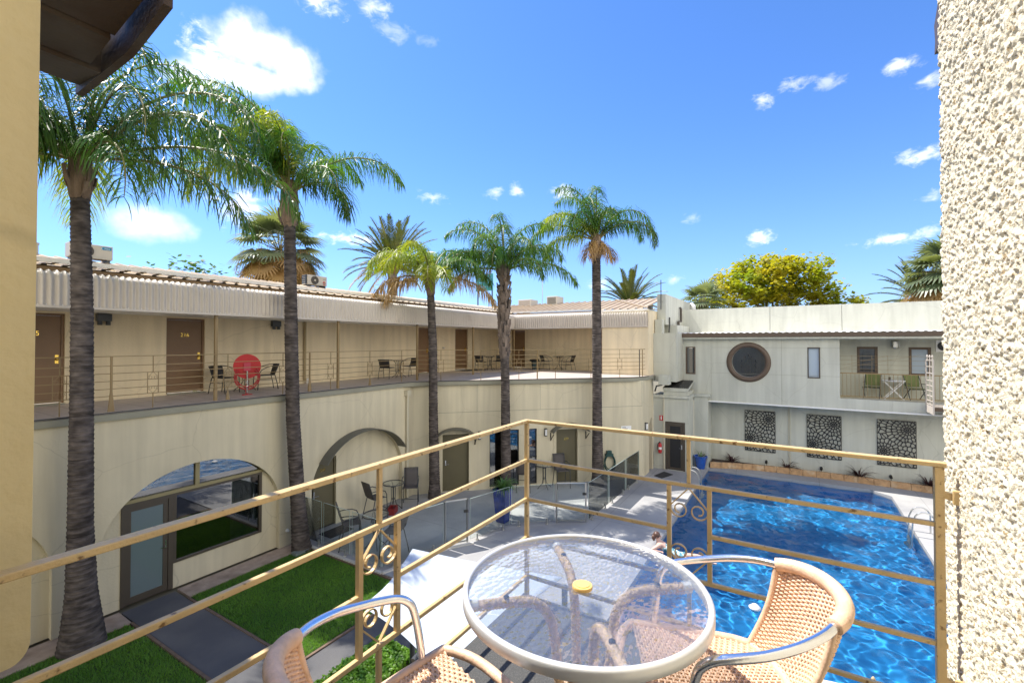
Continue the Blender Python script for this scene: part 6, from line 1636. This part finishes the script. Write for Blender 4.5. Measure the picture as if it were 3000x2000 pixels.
queen_palm('tall queen palm with a slim leaning dark trunk, left of the second arch', [(7.58, 11.35, -.05), (7.55, 11.36, .3), (7.50, 11.4, 1.2), (7.40, 11.5, 3.5), (7.36, 11.55, 6.0), (7.33, 11.60, 8.75)], [.26, .22, .185, .172, .165, .14],
    [(3, 46, 3.5, 2.1, 'g'), (178, 30, 4.0, 1.4, 'g'), (152, 80, 4.7, 1.9, 'g'), (172, 76, 4.6, 1.8, 'g'), (196, 84, 4.4, 2.2, 'g'), (125, 80, 4.4, 2.0, 'g'), (168, 66, 4.2, 2.2, 'g'), (215, 76, 4.2, 2.2, 'g'), (190, 38, 3.1, 2.3, 'y'), (250, 86, 2.7, 3.0, 'y'), (292, 78, 2.5, 3.2, 'g'), (325, 36, 2.5, 2.6, 'g'),
     (50, 66, 2.9, 2.4, 'g'), (85, 80, 3.3, 2.3, 'g'), (268, 89, 2.3, 1.9, 'y'), (345, 22, 2.2, 2.5, 'd'), (212, 72, 3.2, 2.9, 'g'), (185, 58, 3.6, 2.4, 'g')], ll=.58, nl=84, seed=5, shaft=(1.3, .235))
queen_palm('yellowing queen palm with dry brown lower fronds in front of the walkway', [(12.58, 11.02, -.05), (12.58, 11.02, .5), (12.53, 11.04, 3.0), (12.51, 11.05, 5.5), (12.46, 11.12, 7.3)], [.24, .19, .16, .15, .13],
    [(180, 38, 2.7, 2.0, 'y'), (200, 52, 2.6, 2.3, 'y'), (160, 56, 2.7, 2.2, 'y'), (225, 48, 2.4, 2.7, 'y'), (270, 25, 2.2, 2.4, 'y'), (300, 20, 2.3, 2.2, 'y'), (0, 52, 2.7, 2.1, 'g'), (30, 60, 2.7, 2.1, 'g'), (60, 66, 2.6, 2.2, 'g'), (110, 62, 2.6, 2.2, 'y'),
     (335, 38, 2.5, 2.2, 'g'), (140, 76, 2.4, 2.0, 'y'), (250, 76, 1.9, 2.1, 'y'), (188, 5, 2.4, 1.5, 'dry'), (355, 0, 2.7, 1.3, 'dry'), (212, -5, 2.1, 1.5, 'dry'), (20, 30, 2.6, 1.8, 'g')], ll=.48, nl=78, seed=7, shaft=(.9, .17))
queen_palm('shaggy queen palm whose upper trunk is covered in old leaf stubs', [(14.45, 9.15, -.05), (14.45, 9.15, .5), (14.42, 9.16, 3.5), (14.40, 9.19, 6.0), (14.39, 9.22, 7.8)], [.24, .19, .165, .16, .15],
    [(190, 70, 3.0, 2.3, 'g'), (170, 84, 3.1, 2.1, 'g'), (10, 82, 3.0, 2.1, 'g'), (350, 52, 2.7, 2.3, 'g'), (0, 18, 3.0, 1.55, 'g'), (270, 88, 2.9, 2.4, 'g'), (90, 87, 3.0, 1.9, 'd'), (240, 66, 2.6, 2.8, 'g'), (300, 66, 2.5, 2.8, 'g'), (150, 52, 2.7, 2.3, 'd'),
     (30, 56, 2.7, 2.3, 'g'), (200, 32, 2.6, 1.9, 'g'), (60, 62, 2.6, 2.3, 'd'), (320, 28, 2.2, 2.2, 'g'), (262, 48, 2.2, 2.8, 'g'), (178, 10, 2.4, 1.5, 'dry')], ll=.50, nl=80, seed=9, boots=(4.8, 8.2, .235, 210), shaft=(.7, .2))
queen_palm('queen palm rightmost of the row with arching fronds and bare grey trunk', [(17.0, 6.52, -.05), (17.0, 6.52, .4), (16.99, 6.53, 3.0), (16.98, 6.53, 6.0), (16.96, 6.54, 8.9)], [.28, .22, .185, .18, .165],
    [(0, 64, 3.3, 3.0, 'g'), (350, 42, 3.0, 2.7, 'd'), (18, 54, 2.8, 2.7, 'g'), (180, 34, 3.1, 2.1, 'g'), (200, 48, 2.9, 2.4, 'y'), (165, 62, 3.0, 2.5, 'g'), (150, 85, 3.2, 2.2, 'g'), (210, 86, 3.1, 2.3, 'g'), (100, 88, 3.2, 2.1, 'g'), (270, 89, 2.8, 2.5, 'g'),
     (60, 80, 2.6, 2.4, 'g'), (240, 62, 2.4, 3.0, 'g'), (190, 14, 2.5, 1.9, 'y'), (120, 60, 2.6, 2.4, 'g'), (300, 82, 2.0, 2.9, 'g'), (230, -30, 1.2, .8, 'dry'), (320, -35, 1.1, .8, 'dry')], ll=.50, nl=80, seed=12, shaft=(1.0, .24))

def date_palm(label, x, y, ztop, L_, n, seed, col='fr_date'):
    rg = random.Random(seed); t = thing('date_palm', label, 'palm tree', (x, y, 0), 'tall palms beyond the roofs')
    trunk_geo([(x, y, -.05), (x, y, ztop * .5), (x, y, ztop)], [.42, .34, .38], 'trunk', t, M['boot'], ring=.16, amp=.03, seed=seed)
    mb = MB(); mb.ball((x, y, ztop + .2), .62, 12, 8, (1, 1, 1.1)); mb.build('crown_boss', M['fr_dry'], t)
    for k in range(n):
        az = 2 * PI * k * .618; q = k / n; el = R(85 - 105 * q + rg.uniform(-8, 8)); ml_ = MB(); mr_ = MB()
        frond_geo(ml_, mr_, (x + .3 * math.cos(az), y + .3 * math.sin(az), ztop + .5 - .3 * q), az, el, L_ * rg.uniform(.85, 1.05), .55 + .45 * q, 85, L_ * .125, rg, width=L_ * .013, stiff=True)
        ml_.cur = 1; ml_.add(mr_.v, mr_.f); ml_.build('frond', [M['fr_date'] if q < .82 else M['fr_dry'], M['rachis']], t, fix=False)
    return t
date_palm('date palm with stiff feather fronds behind the yellowing queen palm', 27.1, 28.4, 11.6, 4.1, 60, 31)
date_palm('date palm low over the roof ridge right of the last queen palm', 49.4, 15.2, 9.4, 4.3, 46, 33)
date_palm('dark date palm low behind the parapet near the pebbledash wall', 52.0, -9.6, 8.9, 4.0, 40, 35)

def fan_palm(label, x, y, ztop, L_, n, rl, seed, skirt=True, col='fr_fan'):
    rg = random.Random(seed); t = thing('fan_palm', label, 'palm tree', (x, y, 0), 'fan palms beyond the roofs')
    trunk_geo([(x, y, -.05), (x, y, ztop * .6), (x, y, ztop)], [.42, .30, .26], 'trunk', t, M['fibre'], ring=.14, amp=.015, seed=seed)
    def leaf(mb, c, d, up, r_, droopf):
        s = d.cross(up).normalized(); u2 = s.cross(d).normalized(); m = 22
        for i in range(m):
            a = -2.1 + 4.2 * (i + .5) / m; dirv = (d * math.cos(a) + s * math.sin(a)).normalized(); w = s * math.cos(a) - d * math.sin(a)
            p = c.copy(); b = len(mb.v); l = r_ * (.75 + .25 * math.cos(a * .7)) * rg.uniform(.9, 1.05); dd = dirv
            for (j2, ww) in ((0, .01), (1, .055), (2, .05), (3, .012)):
                mb.v.append(tuple(p - w * ww * r_ * .9)); mb.v.append(tuple(p + w * ww * r_ * .9)); p = p + dd * (l / 3); dd = (dd + Vector((0, 0, -.22 * (j2 + .3) * droopf))).normalized()
            for j2 in range(3): mb.f.append((b + 2 * j2, b + 2 * j2 + 1, b + 2 * j2 + 3, b + 2 * j2 + 2)); mb.m.append(0)
    for k in range(n):
        az = 2 * PI * k * .618; q = k / n; el = R(80 - 125 * q + rg.uniform(-8, 8)); d0 = Vector((math.cos(az) * math.cos(el), math.sin(az) * math.cos(el), math.sin(el)))
        p0 = Vector((x, y, ztop)); p1 = p0 + d0 * L_ + Vector((0, 0, -.12 * L_)); mb = MB()
        d1 = (d0 + Vector((0, 0, -.45))).normalized(); leaf(mb, p1, d1, Vector((0, 0, 1)) if abs(d1.z) < .9 else Vector((math.cos(az), math.sin(az), 0)), rl, 1.6)
        mb.cur = 1; mb.tube([p0, p0.lerp(p1, .5) + Vector((0, 0, .05)), p1], [.03, .022, .014], 4)
        dry = q > .78 and skirt
        mb.build('dry_fan_leaf' if dry else 'fan_leaf', [M['fr_dry'] if dry else M['fr_fan'], M['rachis']], t, fix=False)
    if skirt:
        mb = MB()
        for k in range(70):
            a = rg.uniform(0, 6.28); l = rg.uniform(.8, 2.0); p0 = Vector((x + .3 * math.cos(a), y + .3 * math.sin(a), ztop - rg.uniform(0, .6))); o_ = rg.uniform(.9, 2.0)
            p1 = p0 + Vector((o_ * math.cos(a), o_ * math.sin(a), rg.uniform(-.3, .5))); p2 = p1 + Vector((.3 * math.cos(a), .3 * math.sin(a), -l))
            mb.tube([p0, p1, p1.lerp(p2, .5), p2], .012, 3)
            for j2 in range(26):
                q = p1.lerp(p2, rg.random()) + Vector((rg.uniform(-.14, .14), rg.uniform(-.14, .14), rg.uniform(-.1, .1))); w = rg.uniform(.03, .07)
                mb.add([q, q + Vector((w, .02, .03)), q + Vector((.02, w, -.06))], [(0, 1, 2)])
        mb.build('flower_stalks', M['fr_dry'], t, fix=False)
    return t
fan_palm('fan palm with hanging straw coloured flower stalks behind the second queen palm', 17.5, 28.8, 11.6, 1.9, 50, 1.45, 41)
fan_palm('fan palm with folded grey green leaves beside the round yellow tree', 38.6, 6.0, 8.6, 1.2, 30, 1.15, 43, False)
fan_palm('large fan palm rising behind the parapet against the pebbledash wall', 42.9, -9.3, 10.3, 1.7, 44, 1.7, 45, True)

def leafy_tree(label, x, y, z0, z1, rx, n, per, size, seed):
    rg = random.Random(seed); t = thing('plane_tree', label, 'tree', (x, y, 0))
    cz = (z0 + z1) / 2; mb = MB(); br = MB(); clumps = []
    br.tube([(x, y, -.05), (x, y + .1, z0 * .5), (x + .1, y, z0 + 1)], [.45, .34, .25], 10)
    # uneven crown made of a handful of boughs, each with its own tufts
    boughs = [(0, 0, .35, .62), (-.45, .3, .0, .50), (.40, -.52, .05, .46), (-.1, -.35, .45, .42), (.15, .48, .35, .42), (0, -.72, -.25, .34), (.0, .78, -.10, .36), (.1, .1, -.25, .6), (0, -1.02, -.48, .24), (.0, -.18, .72, .28), (0, .22, .62, .26)]
    for (bx, by, bz, br_) in boughs:
        c = Vector((x + bx * rx, y + by * rx, cz + bz * (z1 - z0) / 2)); br.tube([(x + .1, y, z0 + .5), (x + bx * rx * .5, y + by * rx * .5, (z0 + c.z) / 2 + .5), tuple(c)], [.14, .09, .03], 6)
        for _ in range(int(n * br_ * br_ * 4)):
            d = Vector((rg.gauss(0, 1), rg.gauss(0, 1), rg.gauss(0, 1))).normalized() * (br_ * rx * rg.random() ** .4)
            d.z *= .62; clumps.append(c + d)
    for c in clumps:
        s = rg.uniform(.35, .85)
        for _ in range(per):
            p = c + Vector((rg.gauss(0, s * .5), rg.gauss(0, s * .5), rg.gauss(0, s * .4))); a = rg.uniform(0, 6.28); tl = rg.uniform(-.8, .8); w = size * rg.uniform(.6, 1.2)
            u = Vector((math.cos(a), math.sin(a), tl * .5)) * w; v = Vector((-math.sin(a) * .8, math.cos(a) * .8, rg.uniform(-.9, .3))) * w
            mb.add([p - u * .5, p + v * .5 - u * .1, p + u * .55, p - v * .5 + u * .1], [(0, 1, 2, 3)])
    mb.build('crown', M['treeleaf'], t, fix=False); br.build('trunk', M['bark'], t)
leafy_tree('round yellow green plane tree beyond the pool building parapet', 51.6, 1.6, 6.5, 14.4, 6.6, 60, 34, .36, 51)
def hedge():
    rg = random.Random(61); t = thing('box_hedge', 'clipped bright green box hedge below the balcony rail', 'hedge', (4.4, 5.7, 0))
    mb = MB(); x0, x1, y0, y1, zt = 3.3, 5.52, 5.20, 6.02, .62
    core = MB(); core.box(x0 + .1, x1 - .1, y0 + .1, y1 - .1, 0, zt - .1); core.build('branches', pm('hedge twigs', (.04, .05, .015), .9, var=.4, vscale=20), t)
    for _ in range(15000):
        f = rg.random()
        x = rg.uniform(x0, x1); y = rg.uniform(y0, y1); z = rg.uniform(.02, zt)
        if f < .55: z = zt - abs(rg.gauss(0, .05)) + .03 * math.sin(9 * x) * math.cos(8 * y) + (rg.random() < .06) * rg.uniform(0, .07)
        elif f < .75: x = x1 - abs(rg.gauss(0, .05)) + .02 * math.sin(9 * z)
        elif f < .95: y = y1 - abs(rg.gauss(0, .05))
        a = rg.uniform(0, 6.28); w = rg.uniform(.016, .032); u = Vector((math.cos(a), math.sin(a), rg.uniform(-.3, .6))) * w; v = Vector((-math.sin(a), math.cos(a), rg.uniform(-.6, .8))) * w * .8; p = Vector((x, y, z))
        mb.add([p - u, p + v, p + u, p - v], [(0, 1, 2, 3)])
    mb.build('foliage', M['hedge'], t, fix=False)
hedge()
def far_bush(label, x, y, z, r_, seed):
    rg = random.Random(seed); mb = MB()
    for _ in range(160):
        p = Vector((x + rg.gauss(0, r_), y + rg.gauss(0, r_), z + rg.gauss(0, r_ * .4))); a = rg.uniform(0, 6.28); u = Vector((math.cos(a), math.sin(a), rg.uniform(-.5, .5))) * .12; v = Vector((-math.sin(a), math.cos(a), rg.uniform(-.5, .5))) * .08
        mb.add([p - u, p + v, p + u, p - v], [(0, 1, 2, 3)])
    mb.add([(x - .1, y, 0), (x + .1, y, 0), (x + .05, y, z), (x - .05, y, z)], [(0, 1, 2, 3)])
    tag(mb.build('tree_top', M['fr_deep'], fix=False), label, 'tree')
far_bush('sprig of a tree top just showing over the long walkway roof', 9.6, 22.0, 8.75, .55, 71)

# ------------------------------------------------------------------ bather at the pool edge
def skin_body(name, verts, edges, mat, parent, sub=2, root=0):
    me = bpy.data.meshes.new(name); off = WL[parent.name] if parent else Vector((0, 0, 0))
    me.from_pydata([tuple(Vector(v[:3]) - off) for v in verts], edges, [])
    o = bpy.data.objects.new(name, me); COL.objects.link(o)
    o.modifiers.new('Skin', 'SKIN'); s = o.modifiers.new('Sub', 'SUBSURF'); s.levels = sub; s.render_levels = sub
    for i, v in enumerate(verts): me.skin_vertices[0].data[i].radius = (v[3], v[3] if len(v) < 5 else v[4]); me.skin_vertices[0].data[i].use_root = (i == root)
    bpy.context.view_layer.update()
    m2 = bpy.data.meshes.new_from_object(o.evaluated_get(bpy.context.evaluated_depsgraph_get()))
    o.modifiers.clear(); o.data = m2; m2.materials.clear(); m2.materials.append(mat); m2.polygons.foreach_set('use_smooth', [True] * len(m2.polygons)); m2.update()
    o.parent = parent; WL[o.name] = off.copy(); return o
def person():
    bx, by = 12.72, 3.12
    V = []; E_ = []
    def add(x, y, z, r_, parent=None, r2=None):
        V.append((bx + x, by + y, z, r_, r2 or r_)); i = len(V) - 1
        if parent is not None: E_.append((parent, i))
        return i
    pel = add(.02, -.50, -.10, .135, None, .10); waist = add(.0, -.32, -.02, .115, pel, .09); chest = add(-.02, -.14, .07, .135, waist, .10); up_ = add(-.03, -.03, .135, .10, chest, .08); neck = add(-.02, .02, .21, .048, up_)
    h1 = add(-.01, .035, .265, .066, neck); h2 = add(.0, .04, .325, .088, h1, .082); add(.0, .045, .385, .072, h2)
    for k, (ex_, ey, hx, hy) in ((-1, (-.34, .14, -.28, -.04)), (1, (.32, .12, .24, -.06))):
        s = add(k * .165 - .02, -.02, .125, .056, up_); e_ = add(ex_, ey, .035, .040, s); w_ = add(hx, hy, .030, .028, e_); pm_ = add(hx * .9, hy - .06, .025, .024, w_, .014)
        for q in range(4): f0 = add(hx * .9 - .024 + .016 * q, hy - .10, .024, .0085, pm_); add(hx * .9 - .03 + .02 * q, hy - .14 + .008 * abs(q - 1.5), .012, .0075, f0)
        th = add(hx * .9 - k * .035, hy - .075, .022, .009, pm_); add(hx * .9 - k * .05, hy - .105, .018, .008, th)
        hp_ = add(.02 + k * .09, -.56, -.11, .085, pel); kn = add(.10 + k * .10, -.95, -.065 if k > 0 else -.14, .058, hp_); an_ = add(.16 + k * .08, -1.34, -.14, .038, kn); add(.17 + k * .08, -1.44, -.10, .030, an_)
    me_o = skin_body('person', V, E_, M['skin'], None)
    tag(me_o, 'person in a teal printed swimsuit leaning back on the pool edge', 'person')
    WL[me_o.name] = Vector((0, 0, 0))
    S = []; SE = []
    for (x, y, z, r_, r2) in ((.02, -.62, -.115, .115, .09), (.02, -.50, -.10, .150, .112), (.0, -.32, -.02, .130, .102), (-.02, -.14, .07, .148, .112), (-.025, -.07, .105, .118, .095)):
        S.append((bx + x, by + y, z, r_, r2)); 
        if len(S) > 1: SE.append((len(S) - 2, len(S) - 1))
    skin_body('swimsuit', S, SE, M['swim'], me_o, root=1)
    mb = MB(); c = (bx - .012, by + .065, .345); rows = []
    mb.ball(c, .098, 14, 10, (.98, .95, 1.0)); mb.tube([(bx - .05, by + .12, .34), (bx - .06, by + .14, .26), (bx - .05, by + .13, .19)], [.06, .05, .02], 8)
    mb.build('hair', M['hairbrown'], me_o, smooth=True)
    f = MB(); f.lathe([(.002, -.03), (.014, -.015), (.010, .02), (.002, .03)], (bx + .005, by - .052, .318), 8); f.build('nose', M['skin'], me_o)
    f = MB()
    for k in (-1, 1): f.ball((bx + k * .032, by - .036, .335), .011, 8, 5)
    f.build('eye', M['hairbrown'], me_o)
    f = MB(); f.ball((bx + .003, by - .044, .282), .020, 8, 5, (1, .5, .35)); f.build('mouth', pm('lip', (.45, .14, .13), .5), me_o)
    f = MB()
    for k in (-1, 1): f.ball((bx + k * .088, by + .045, .315), .022, 8, 6, (.5, .8, 1.2))
    f.build('ear', M['skin'], me_o)
person()

# ------------------------------------------------------------------ render look
sc.view_settings.view_transform = 'Standard'; sc.view_settings.look = 'None'; sc.view_settings.exposure = EXPO; sc.view_settings.gamma = 1
cy = sc.cycles; cy.use_denoising = True; cy.caustics_refractive = True; cy.caustics_reflective = False
cy.max_bounces = 10; cy.transparent_max_bounces = 24; cy.transmission_bounces = 8; cy.sample_clamp_indirect = 6
try: cy.denoiser = 'OPENIMAGEDENOISE'
except Exception: pass
